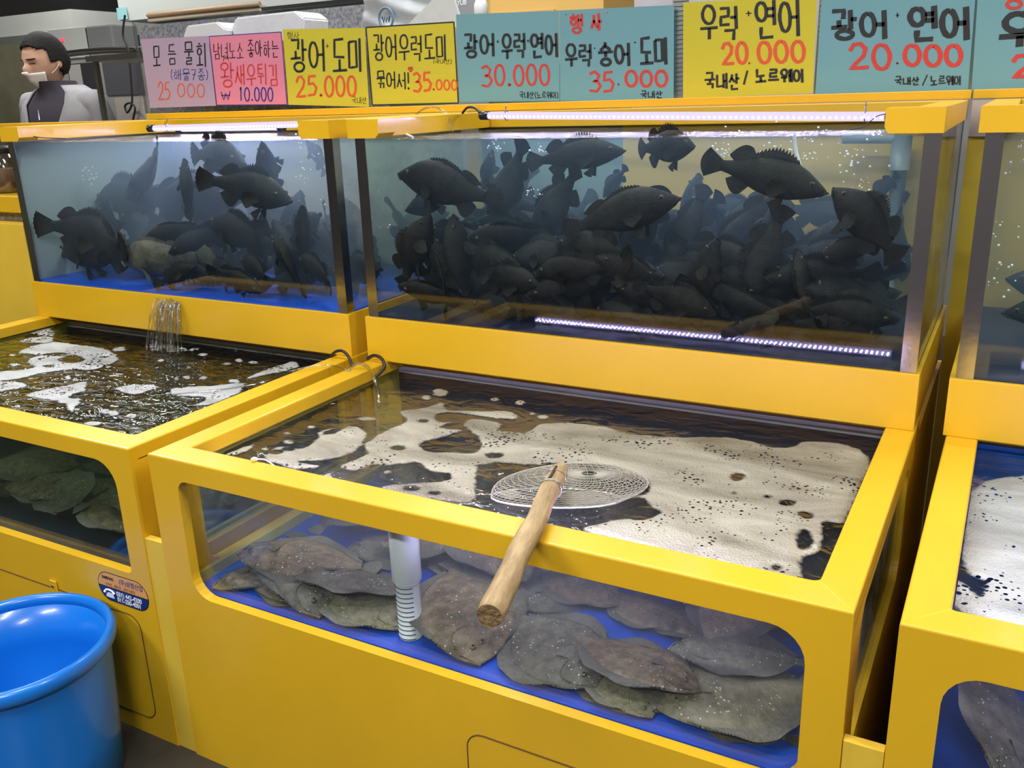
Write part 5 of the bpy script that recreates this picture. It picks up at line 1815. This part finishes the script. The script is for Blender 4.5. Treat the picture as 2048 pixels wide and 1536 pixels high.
# ------------------------------------------------------------ kitchen behind the tanks
GRAN = mat('speckled_grey_granite', (0.40, 0.40, 0.42), 0.35, col2=(0.13, 0.13, 0.15), scale=55)
YC = 2.25
c0, c1 = at(285, 120, y=YC), at(760, 60, y=YC)
e = empty('display_counter', (-1.6, YC + 0.2, 0), 'speckled grey counter front behind the lilac and pink signs', 'counter')
obj('counter_front', B(c0.x, c1.x, YC, YC + .03, 0.0, at(400, 40, y=YC).z), GRAN, e)
obj('counter_top', B(c0.x - .02, c1.x + .02, YC + .0305, YC + .62, 1.42, 1.45), BRUSH, e)


def foambox(u0, v0, u1, v1, y, label, dep=.16):
    a, b_ = at(u0, v1, y=y), at(u1, v0, y=y)
    z0, z1 = a.z, b_.z
    bm = bmesh.new()
    vs = [(a.x + .015, z0), (b_.x - .015, z0), (b_.x, z1 - .03), (b_.x - .045, z1), (a.x + .03, z1 - .004), (a.x, z1 - .045)]
    A_ = [bm.verts.new((p, y, q_)) for p, q_ in vs]
    C_ = [bm.verts.new((p, y + dep, q_)) for p, q_ in vs]
    bm.faces.new(A_)
    bm.faces.new(C_[::-1])
    for i in range(len(vs)):
        k_ = (i + 1) % len(vs)
        bm.faces.new((A_[i], A_[k_], C_[k_], C_[i]))
    bmesh.ops.recalc_face_normals(bm, faces=bm.faces[:])
    bmesh.ops.bevel(bm, geom=bm.edges[:], offset=.006, segments=2, affect='EDGES')
    return tag(obj('foam_box', bm, FOAMBOX), label, 'foam box')


# a shelf carries the boxes
sh = at(450, 95, y=1.95)
e = empty('steel_shelf', ((c0.x + c1.x) / 2, 1.98, sh.z - .03), 'thin steel shelf hidden behind the lilac, pink and yellow signs', 'shelf')
obj('shelf_board', B(c0.x + .15, c1.x - .02, 1.80, 2.23, sh.z - .03, sh.z - .005), BRUSH, e)
for lx in (c0.x + .17, c1.x - .05):
    obj('leg', B(lx, lx + .02, 1.82, 1.84, 0, sh.z - .0302), BRUSH, e)
foambox(368, 42, 448, 92, 1.86, 'small white polystyrene box behind the pink and lilac signs')
foambox(466, 20, 606, 92, 1.90, 'large white polystyrene box behind the pink sign')
o = foambox(-3, -3, 0, 0, 1.9, 'x')
bpy.data.objects.remove(o)

# printed plastic bag
bx0, bx1 = at(727, 60, y=1.9), at(905, 60, y=1.9)
bm = bmesh.new()
nu, nv = 20, 12
g = []
for j in range(nv + 1):
    row = []
    for i in range(nu + 1):
        f, h_ = i / nu, j / nv
        x = bx0.x + (bx1.x - bx0.x) * (f + (0.10 * h_ * (0.5 - f)))
        z = sh.z + 0.001 + (at(800, -30, y=1.9).z - sh.z) * h_
        yy = 1.90 - 0.05 * math.sin(PI * f) + 0.014 * math.sin(9 * f + 5 * h_) * math.sin(7 * h_ + 2)
        row.append(bm.verts.new((x, yy, z)))
    g.append(row)
for j in range(nv):
    for i in range(nu):
        bm.faces.new((g[j][i], g[j][i + 1], g[j + 1][i + 1], g[j + 1][i]))
e = empty('plastic_bag', ((bx0.x + bx1.x) / 2, 1.9, sh.z), 'white plastic bag with a round blue mark behind the black framed yellow sign', 'bag')
pb = obj('bag_film', bm, mat('white_bag_film', (0.62, 0.66, 0.70), 0.3, var=.1, bump=.2, bscale=9), e, smooth=True)
pb.modifiers.new('thickness', 'SOLIDIFY').thickness = 0.0015
bl_ = at(772, 36, y=1.835)
obj('round_mark', T([(bl_.x + .032 * math.cos(a), 1.835, bl_.z + .036 * math.sin(a)) for a in [k * PI / 16 for k in range(32)]], .0045, 6, closed=True), mat('faded_blue_print', (.16, .26, .36), .6), e)
obj('round_mark', T([(bl_.x - .018 + .006 * k, 1.835, bl_.z + .010 * (-1) ** k - .005) for k in range(7)], .003, 5), mat('faded_blue_print_dark', (.10, .18, .30), .6), e)
# folded paper beside it
pq = [at(848, 60, y=1.80), at(905, 0, y=1.80), at(925, -20, y=1.80), at(905, 60, y=1.80)]
p_ = [at(u, v, y=1.78) for u, v in ((800, 52), (868, -4), (905, -10), (925, 55))]
bm = bmesh.new()
a = [bm.verts.new(q_) for q_ in p_]
b = [bm.verts.new(q_ + Vector((0, .012, 0))) for q_ in p_]
bm.faces.new(a[::-1]); bm.faces.new(b)
for i in range(4):
    bm.faces.new((a[i], a[(i + 1) % 4], b[(i + 1) % 4], b[i]))
bmesh.ops.recalc_face_normals(bm, faces=bm.faces[:])
for v in bm.verts:
    if v.co.z < sh.z + 0.06:
        v.co.z = sh.z - 0.0045
tag(obj('paper_sheet', bm, WHITE), 'folded white sheet leaning against the printed plastic bag', 'paper')

# grey banner with white letters, cardboard box
def slab(name, u0, v0, u1, v1, y, th, m, label=None, cat=None, kind=None, zmin=None, parent=None, bev=0.0):
    a, b_ = at(u0, v1, y=y), at(u1, v0, y=y)
    o_ = obj(name, B(a.x, b_.x, y, y + th, a.z if zmin is None else zmin, b_.z, bev), m, parent)
    if label:
        tag(o_, label, cat, kind=kind)
    return o_


gb = empty('grey_banner', at(915, 30, y=2.6), 'grey board with white capital letters behind the first blue sign', 'board')
gb.location.y = 2.6
slab('board', 880, -60, 978, 60, 2.6, .03, mat('banner_grey', (.30, .31, .34), .6), zmin=0.0, parent=gb)
lp = at(914, 11, y=2.598)
text_mesh('letters', 'YUB', 0.030, WHT, gb, lp - Vector(gb.location), ROT, bold=.001, sx=.9)
e = empty('cardboard_box', at(1090, 24, y=2.3), 'ochre cardboard box behind the two light blue signs', 'box')
a_, b_ = at(972, 40, y=2.3), at(1207, -40, y=2.3)
e.location = ((a_.x + b_.x) / 2, 2.45, 1.55)
KR = mat('ochre_cardboard', (.58, .36, .10), .8)
obj('box_body', B(a_.x, b_.x, 2.3, 2.62, 1.55, at(1090, -40, y=2.3).z), KR, e)
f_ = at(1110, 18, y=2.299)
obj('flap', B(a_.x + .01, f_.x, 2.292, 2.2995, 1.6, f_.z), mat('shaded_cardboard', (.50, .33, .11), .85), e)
obj('stand', B(a_.x, b_.x, 2.3, 2.6, 0.0, 1.5495), BRUSH, e)
wb = at(962, 16, y=2.0)
e2 = tag(obj('white_knob_lid', lathe([(0.0, wb.z + .03), (.018, wb.z + .028), (.026, wb.z + .01), (.026, sh.z + 0.0), (0.0, sh.z)], wb.x, 2.0, 20), WHITE), 'small round white lid between the grey board and the ochre box', 'lid')
# pale curtain wall further right
slab('grey_partition', 1205, -80, 1960, 300, 3.4, .04, mat('pale_partition', (.40, .39, .43), .7, var=.1), 'pale grey partition behind the right half of the sign row', 'partition', zmin=0.0)

# white cabinet board and ochre moulding at top left
e = empty('wall_cabinet', at(400, 0, y=3.2), 'white wall cabinet with a brown moulding along its lower edge', 'cabinet')
e.location = (-3.0, 3.4, at(400, 20, y=3.2).z)
a_, b_ = at(238, 22, y=3.2), at(700, -60, y=3.2)
zc = at(250, 42, y=3.2).z
obj('cabinet_body', B(a_.x, b_.x, 3.2, 4.59, zc, zc + .7), mat('cabinet_white', (.46, .50, .48), .5), e)
m0, m1 = at(292, 31, y=3.15), at(516, 8, y=3.15)
obj('moulding', T([(m0.x, 3.165, m0.z), (m1.x, 3.165, m0.z + (m1.z - m0.z) * .4)], .018, 4), mat('brown_moulding', (.24, .16, .09), .6), e)
obj('moulding', T([(m0.x, 3.165, m0.z - .03), (m1.x, 3.165, m0.z - .03 + (m1.z - m0.z) * .4)], .010, 4), mat('beige_moulding', (.45, .36, .26), .6), e)
slab('notice', 236, 14, 252, 40, 3.19, .004, mat('teal_notice', (.25, .50, .52), .5), 'small teal notice on the left edge of the white wall cabinet', 'notice')
# range hood
HD = mat('hood_steel', (.55, .57, .55), .45, .1, var=.15, scale=2)
e = empty('range_hood', (-4.2, 3.4, 1.9), 'long grey steel range hood over the cooking area at the top left', 'range hood')
h0, h1 = at(-260, 30, y=3.3), at(142, 32, y=3.3)
hz1, hz0 = at(60, 27, y=3.3).z, at(60, 72, y=3.3).z
b = bmesh.new()
box(b, h0.x, h1.x, 3.3, 3.33, hz0, hz1)
box(b, h1.x - .03, h1.x, 3.3305, 4.3, hz0, hz1)
obj('hood_skirt', b, HD, e)
obj('hood_canopy', B(h0.x, h1.x - .035, 3.42, 4.3, hz1 - .03, 2.95), DARK, e)
obj('hood_duct', B(h0.x + .5, h0.x + .9, 3.7, 4.1, 2.9505, CEIL - .001), HD, e)
obj('hood_gutter', B(h0.x, h1.x, 3.26, 3.299, at(60, 86, y=3.3).z, hz0 + .005), mat('dull_gutter', (.20, .21, .20), .5, .5), e)
slab('tiled_panel', 128, -60, 240, 52, 4.35, .03, mat('beige_tile_panel', (.33, .33, .29), .25, var=.1), 'glossy beige tiled panel between the hood and the white cabinet', 'panel', zmin=1.3)
# olive screen at far left
slab('steel_screen', -220, 84, 66, 300, 3.1, .03, mat('olive_screen', (.21, .20, .14), .4, .25, col2=(.12, .11, .07), scale=2.2), 'mottled olive brown screen behind the man in the mask', 'screen', zmin=0.0)
# appliance behind the man
e = empty('steel_cooker', (0, 0, 0), 'large stainless cooker with a curved lid and a dark glass door right of the man', 'cooker')
q0, q1 = at(108, 245, y=2.75), at(300, 110, y=2.75)
e.location = ((q0.x + q1.x) / 2, 3.0, 0)
zt = at(190, 112, y=2.75).z
obj('cooker_body', B(q0.x, q1.x, 2.75, 3.25, 0.0, zt, .01), mat('cooker_steel', (.38, .37, .35), .35, .3, var=.2, scale=3), e)
obj('curved_lid', T([(q0.x + (q1.x - q0.x) * k / 20, 2.74, zt + .012 + .014 * math.sin(PI * k / 20)) for k in range(21)], .020, 10), STEEL, e)
zg0, zg1 = at(165, 180, y=2.745).z, at(165, 126, y=2.745).z
g0_, g1_ = at(138, 150, y=2.745).x, at(192, 150, y=2.745).x
dg = obj('glass_door', B(g0_, g1_, 2.742, 2.7495, zg0, zg1), mat('dark_glass', (.03, .03, .035), .1), e)
obj('door_label', B(g0_ + .008, g0_ + (g1_ - g0_) * .5, 2.7405, 2.7415, zg0 + .02, zg1 - .006), mat('grey_label', (.35, .34, .33), .6), dg)
obj('dark_recess', B(at(208, 150, y=2.745).x, at(283, 150, y=2.745).x, 2.742, 2.7495, at(240, 190, y=2.745).z, at(240, 122, y=2.745).z), mat('dark_recess', (.07, .07, .08), .5), e)
obj('pale_door', B(at(222, 150, y=2.745).x, at(292, 150, y=2.745).x, 2.742, 2.7495, at(240, 250, y=2.745).z, at(240, 196, y=2.745).z), mat('pale_door', (.34, .31, .28), .5), e)
q = at(255, 100, y=2.7)
cable('hanging_cord', [at(250, 30, y=2.7), at(246, 70, y=2.7), at(256, 100, y=2.7), at(262, 160, y=2.7), at(264, 205, y=2.7), at(255, 225, y=2.7), at(250, 212, y=2.7), at(260, 206, y=2.7), at(270, 216, y=2.7), at(266, 240, y=2.7)], .006, RUBBER, 'dark cord with a loop hanging in front of the steel cooker', 'cord')
# boxes on the cooker
o = empty('control_box', (0, 0, 0), 'pale grey steel box with a red lamp standing on the cooker', 'box')
q0, q1 = at(100, 96, y=2.9), at(172, 52, y=2.9)
o.location = ((q0.x + q1.x) / 2, 2.95, zt + .001)
obj('case', B(q0.x, q1.x, 2.9, 3.05, zt + .001, q1.z, .004), mat('pale_grey_case', (.36, .37, .36), .4), o)
r_l = at(124, 80, y=2.895)
b = bmesh.new()
bmesh.ops.create_icosphere(b, subdivisions=2, radius=.012, matrix=Matrix.Translation(r_l))
obj('red_lamp', b, emit('red_pilot_lamp', (1, .05, .08), 2.0), o)
q0, q1 = at(174, 96, y=2.9), at(220, 47, y=2.9)
tag(obj('dark_grey_box', B(q0.x, q1.x, 2.9, 3.1, zt + .001, q1.z, .012), mat('dark_grey_case', (.13, .135, .14), .5)), 'dark grey box standing beside the pale one with the red lamp', 'box')
# boxes and shelf right of cord
q0, q1 = at(240, 110, y=3.0), at(277, 50, y=3.0)
e = empty('drinks_machine', ((q0.x + q1.x) / 2, 3.1, 0), 'small white and blue machine beside the left edge of the lilac sign', 'machine')
obj('case', B(q0.x + .01, q1.x + .03, 3.26, 3.5, 0.0, q1.z, .006), mat('machine_white', (.45, .47, .50), .4), e)
obj('display', B(q0.x + .05, q1.x + .0, 3.255, 3.2595, q0.z + .05, q1.z - .02), mat('machine_blue', (.12, .20, .34), .3), e)

# ------------------------------------------------------------ neighbouring yellow cabinet, far left
e = empty('side_cabinet', (-1.9, 1.1, 0), 'yellow cabinet left of the left tanks with a stone edged shelf', 'cabinet')
XS = -1.512
zt1 = at(45, 449, x=XS).z
yf = at(45, 449, x=XS).y
obj('body', B(-2.6, XS, yf, 1.42, 0.0, zt1, .003), YEL2, e)
obj('stone_edge', B(-2.6, XS - .003, yf + .06, 1.41, zt1 + .0005, zt1 + .035), GRAN, e)
obj('upper_shelf', B(-2.6, XS - .01, yf + .02, 1.41, zt1 + .0355, at(35, 395, x=XS).z, .003), YEL, e)
zj = at(35, 395, x=XS).z
JAR = clear_mat('jar_plastic', (.75, .72, .65), .12, .1)
for i, (u, lab) in enumerate(((8, 'right-hand one of the two clear plastic jars on the yellow shelf at the left edge'), (-40, 'left-hand one of the two clear plastic jars on the yellow shelf at the left edge'))):
    q = at(u, 392, x=XS - .09) if i == 0 else at(u, 392, x=XS - .24)
    q = Vector((XS - .085 - .15 * i, yf + .13, zj))
    j = empty('plastic_jar', (q.x, q.y, zj), lab, 'jar', 'plastic jars on the yellow shelf')
    obj('jar_body', lathe([(0, zj + .001), (.055, zj + .001), (.06, zj + .01), (.06, zj + .12), (.045, zj + .14)], q.x, q.y, 28), JAR, j)
    obj('contents', lathe([(0, zj + .004), (.052, zj + .004), (.055, zj + .012), (.055, zj + .085), (0, zj + .09)], q.x, q.y, 24), mat('brown_spice_%d' % i, (.22, .13, .07), .8, var=.5, scale=40), j)
    obj('jar_lid', lathe([(0, zj + .165), (.046, zj + .165), (.048, zj + .16), (.048, zj + .141), (0, zj + .141)], q.x, q.y, 28), DARK, j)

# ------------------------------------------------------------ the man in the mask
SK = mat('skin', (.46, .27, .185), .55, var=.08, scale=9)
HAIR = mat('black_hair', (.010, .009, .009), .7, spec=.2, bump=.6, bscale=120)
MASK = mat('white_mask', (.74, .70, .68), .8)
CARD = mat('grey_cardigan', (.27, .27, .295), .9, var=.12, scale=12, bump=.4, bscale=220)
POLO = mat('navy_polo', (.028, .022, .036), .85)
YM = 2.05
hc = at(91, 124, y=YM)            # head centre
hs = (at(91, 66, y=YM).z - at(91, 181, y=YM).z) / 2     # half head height
man = empty('person', (hc.x, YM, 0), 'man in a grey cardigan and white face mask looking left behind the left tank', 'person')
hyaw = math.radians(-92)            # facing direction in the x-y plane
Fd = Vector((math.cos(hyaw), math.sin(hyaw), -0.16)).normalized()
Sd = Vector((-math.sin(hyaw), math.cos(hyaw), 0)).normalized()
Ud = Fd.cross(Sd).normalized()
if Ud.z < 0:
    Ud = -Ud
HMAT = Matrix((Fd, Sd, Ud)).transposed()


def gau(a, b_, s):
    return math.exp(-((a * a + b_ * b_) / (s * s)))


def headpt(th, ph, shell=0.0):
    """th from crown 0..pi, ph around with 0 = face"""
    x, y_, z = math.sin(th) * math.cos(ph), math.sin(th) * math.sin(ph), math.cos(th)
    r = 1.0
    px_, py_, pz_ = x * .80, y_ * .66, z * 1.0
    if pz_ < -0.1:          # jaw narrows, chin forward
        k_ = (-0.1 - pz_)
        py_ *= 1 - .42 * k_
        px_ = px_ * (1 - .25 * k_) + .20 * k_ * max(0, x + .3)
    if x < 0:
        px_ *= 1.05
        if pz_ < -.3:
            px_ *= 1 - .5 * (-.3 - pz_)
    f = 1 if x > 0 else 0
    px_ += f * (.20 * gau(py_, (pz_ + .20) * .9, .13) + .10 * gau(py_, (pz_ + .05), .10))     # nose
    px_ -= f * .085 * (gau(py_ - .25, (pz_ - .04) * 1.6, .13) + gau(py_ + .25, (pz_ - .04) * 1.6, .13))   # sockets
    px_ += f * .035 * (gau((py_ - .25) * .6, (pz_ - .17) * 2.2, .14) + gau((py_ + .25) * .6, (pz_ - .17) * 2.2, .14))  # brow
    px_ += f * .035 * (gau(py_ - .33, pz_ + .26, .16) + gau(py_ + .33, pz_ + .26, .16))        # cheeks
    px_ += f * .05 * gau(py_, (pz_ + .50) * 1.3, .14)         # lips
    v = Vector((px_, py_, pz_))
    if shell:
        v = v * (1 + shell)
    return v


def hw(v):
    return hc + (HMAT @ v) * hs


# whole body as one skinned surface, head merged by overlap of the same mesh
bm = bmesh.new()
nt_, np_ = 40, 56
G_ = []
for i in range(nt_ + 1):
    th = PI * (0.012 + .976 * i / nt_)
    G_.append([bm.verts.new(hw(headpt(th, 2 * PI * k / np_))) for k in range(np_)])
for i in range(nt_):
    for k in range(np_):
        bm.faces.new((G_[i][k], G_[i + 1][k], G_[i + 1][(k + 1) % np_], G_[i][(k + 1) % np_]))
bm.faces.new(G_[0][::-1])
# ears
for s in (-1, 1):
    base = Vector((-.08, s * .64, -.06))
    rows_ = []
    for i in range(9):
        a = PI * i / 8
        rows_.append([bm.verts.new(hw(base + Vector((.02 + .10 * math.cos(b2) * math.sin(a) - .03, s * (.02 + .07 * math.sin(a)) * (1 if k < 5 else .35), .22 * math.cos(a) + .0 * b2)))) for k, b2 in enumerate([2 * PI * t / 10 for t in range(10)])])
    for i in range(8):
        for k in range(10):
            bm.faces.new((rows_[i][k], rows_[i][(k + 1) % 10], rows_[i + 1][(k + 1) % 10], rows_[i + 1][k]))
# neck, trunk
nb_ = hw(Vector((-.22, 0, -.75)))
shz = at(150, 186, y=YM).z
tor = Vector((hc.x + .06, YM + .02, 0))
bdir = math.radians(-84)
bF = Vector((math.cos(bdir), math.sin(bdir), 0))
bS = Vector((-math.sin(bdir), math.cos(bdir), 0))


def torso(sections, bm, grow=0.0):
    rings = []
    for (z, cxo, hwid, hdep) in sections:
        c_ = tor + bF * cxo
        rings.append([bm.verts.new((c_ + bS * (math.copysign(abs(math.cos(a)) ** .85, math.cos(a)) * (hwid + grow)) + bF * (math.copysign(abs(math.sin(a)) ** .9, math.sin(a)) * (hdep + grow))) + Vector((0, 0, z))) for a in [2 * PI * k / 32 for k in range(32)]])
    for i in range(len(rings) - 1):
        for k in range(32):
            bm.faces.new((rings[i][k], rings[i][(k + 1) % 32], rings[i + 1][(k + 1) % 32], rings[i + 1][k]))
    return rings


u_ = hs / .127      # body unit from head size
zn = hc.z - hs * .55
zS = shz
SEC = [(.02, 0, .16, .10), (.86 * zS / 1.5, 0, .17, .11), (zS * .66, 0, .175, .12), (zS * .78, .0, .20, .13), (zS * .90, .005, .235, .135), (zS * .965, .0, .235, .115), (zS * 1.0, -.005, .18, .09), (zS + .03, .01, .085, .072), (zn - .02, .035, .066, .066), (zn + .03, .045, .062, .064)]
SEC = [s for s in SEC if s[0] > .8]
torso(SEC, bm)
# legs and arms as tapered tubes rising into the trunk
for s in (-1, 1):
    hip = tor + bS * (.09 * s) + Vector((0, 0, .90))
    tube(bm, spline([hip + Vector((0, 0, .05)), hip - Vector((0, 0, .2)) + bF * .01, hip - Vector((0, 0, .43)) + bF * .02, hip - Vector((0, 0, .80)), hip - Vector((0, 0, .885))], 4), [.10 - .055 * k / 16 for k in range(17)], 14)
    tube(bm, [hip - Vector((0, 0, .86)) - bF * .05, hip - Vector((0, 0, .862)) + bF * .08, hip - Vector((0, 0, .870)) + bF * .15], [.038, .034, .02], 10)
    shd = tor + bS * (.215 * s) + Vector((0, 0, zS * .955))
    elb = shd + bS * (.06 * s) - bF * .03 - Vector((0, 0, .31))
    wri = elb + bF * .24 + Vector((0, 0, -.05)) - bS * (.06 * s)
    tube(bm, spline([shd, (shd + elb) / 2 + bS * .015 * s, elb, (elb + wri) / 2, wri], 4), [.052 - .025 * k / 16 for k in range(17)], 14)
    hx = (wri - elb).normalized()
    palm = wri + hx * .085
    tube(bm, [wri - hx * .01, wri + hx * .03, palm], [.027, .036, .033], 10)
    for fk in range(4):
        r0 = palm + bS * ((fk - 1.5) * .017) - hx * .01
        ln = (.062, .072, .068, .052)[fk]
        tube(bm, [r0, r0 + hx * ln * .5 - Vector((0, 0, .006)), r0 + hx * ln * .9 - Vector((0, 0, .022))], [.0095, .0088, .0065], 8)
    th_ = wri + hx * .025 - bS * (.030 * s)
    tube(bm, [th_, th_ + hx * .03 - bS * (.022 * s), th_ + hx * .06 - bS * (.030 * s) - Vector((0, 0, .008))], [.012, .0105, .008], 8)
for f in bm.faces:
    f.smooth = True
body = obj('body', bm, SK, man)
rm = body.modifiers.new('one_surface', 'REMESH')
rm.mode = 'VOXEL'
rm.voxel_size = 0.0055
rm.use_smooth_shade = True
sm = body.modifiers.new('smooth', 'SMOOTH')
sm.factor = 0.5
sm.iterations = 2


def head_shell(name, m, cond, shell, nt_=44, np_=64, fade=0.0):
    bm = bmesh.new()
    vv = {}

    def gv(i, k):
        k %= np_
        if (i, k) not in vv:
            th, ph = PI * (0.012 + .976 * i / nt_), 2 * PI * k / np_
            vv[(i, k)] = bm.verts.new(hw(headpt(th, ph, shell)))
        return vv[(i, k)]
    for i in range(nt_):
        for k in range(np_):
            th, ph = PI * (i + .5) / nt_, 2 * PI * (k + .5) / np_
            if ph > PI:
                ph -= 2 * PI
            if cond(th, ph, headpt(th, ph)):
                bm.faces.new((gv(i, k), gv(i + 1, k), gv(i + 1, k + 1), gv(i, k + 1)))
    o_ = obj(name, bm, m, man, smooth=True)
    so = o_.modifiers.new('thickness', 'SOLIDIFY')
    so.thickness = 0.006
    so.offset = 1
    return o_


head_shell('hair', HAIR, lambda th, ph, p: (p.z > .52 + .10 * math.cos(ph * 2) - (0.75 if abs(ph) > 1.25 else 0) * 1.0 and (abs(ph) > .62 or p.z > .60) and not (abs(ph) < 1.7 and p.z < -.02)) or (abs(ph) > 1.9 and p.z > -.48), .045)
head_shell('eyebrow', HAIR, lambda th, ph, p: .12 < abs(p.y) < .42 and .165 < p.z < .20 and p.x > 0, .008, 90, 120)
head_shell('closed_eyelid', mat('eye_line', (.05, .03, .025), .6), lambda th, ph, p: .15 < abs(p.y) < .37 and .015 < p.z < .045 and p.x > 0, .006, 120, 120)
mk = head_shell('face_mask', MASK, lambda th, ph, p: abs(ph) < 1.05 + .25 * (p.z + .2) and -.98 < p.z < -.27 + .08 * (abs(p.y) < .12), .05)
for s in (-1, 1):
    obj('ear_loop', T(spline([hw(Vector((.28, s * .60, -.38))), hw(Vector((.05, s * .70, -.20))), hw(Vector((-.12, s * .71, .05)))], 6), .0022, 6), MASK, mk)
# polo shirt and cardigan
bm = bmesh.new()
torso([(zS * .60, 0, .175, .12), (zS * .66, 0, .175, .12), (zS * .78, .0, .20, .13), (zS * .90, .005, .235, .135), (zS * .965, .0, .225, .112), (zS * 1.0, -.005, .165, .088), (zS + .032, .01, .085, .078), (zS + .062, .018, .074, .076)], bm, .010)
for f in bm.faces:
    f.smooth = True
po = obj('polo_shirt', bm, POLO, man)
cpt = tor + bF * .16 + Vector((0, 0, zS * .95))
obj('zip', T([cpt + bF * .005, cpt + bF * .008 - Vector((0, 0, .05))], .0022, 6), WHITE, po)
obj('red_collar_trim', T([tor + Vector((0, 0, zS + .052)) + bS * (.084 * math.cos(a)) + bF * (.086 * math.sin(a) + .012) for a in [PI * .8 + k * PI * .9 / 14 for k in range(15)]], .008, 8), mat('red_trim', (.40, .03, .05), .8), po)
bm = bmesh.new()
secs = [(zS * .58, 0, .20, .145), (zS * .66, 0, .20, .145), (zS * .78, .0, .222, .152), (zS * .90, .005, .255, .155), (zS * .965, .0, .25, .135), (zS * 1.0, -.008, .19, .11), (zS + .034, -.008, .115, .095)]
rings = []
for (z, cxo, hwid, hdep) in secs:
    c_ = tor + bF * cxo
    op = .30 if z < zS * .9 else .42 + (z - zS * .9) * 1.5
    rings.append([bm.verts.new((c_ + bS * math.cos(a) * hwid + bF * math.sin(a) * hdep) + Vector((0, 0, z))) for a in [PI / 2 + op + (2 * PI - 2 * op) * k / 36 for k in range(37)]])
for i in range(len(rings) - 1):
    for k in range(36):
        bm.faces.new((rings[i][k], rings[i][k + 1], rings[i + 1][k + 1], rings[i + 1][k]))
for f in bm.faces:
    f.smooth = True
cg = obj('cardigan', bm, CARD, man)
so = cg.modifiers.new('thickness', 'SOLIDIFY')
so.thickness = .008
for s in (-1, 1):
    shd = tor + bS * (.215 * s) + Vector((0, 0, zS * .955))
    elb = shd + bS * (.06 * s) - bF * .03 - Vector((0, 0, .31))
    wri = elb + bF * .21 + Vector((0, 0, -.05)) - bS * (.06 * s)
    obj('sleeve', T(spline([shd - bS * .03 * s + Vector((0, 0, .0)), shd, (shd + elb) / 2 + bS * .015 * s, elb, (elb + wri) / 2, wri], 4), [.084 + .006 * math.sin(k * .9) - .036 * k / 20 for k in range(21)], 18), CARD, cg)
TR = mat('dark_trousers', (.03, .03, .035), .9)
bm = bmesh.new()
for s in (-1, 1):
    hip = tor + bS * (.09 * s) + Vector((0, 0, .90))
    tube(bm, spline([hip + Vector((0, 0, .12)), hip - Vector((0, 0, .2)) + bF * .01, hip - Vector((0, 0, .43)) + bF * .02, hip - Vector((0, 0, .84))], 4), [.125 - .055 * k / 12 for k in range(13)], 16)
obj('trousers', bm, TR, man)
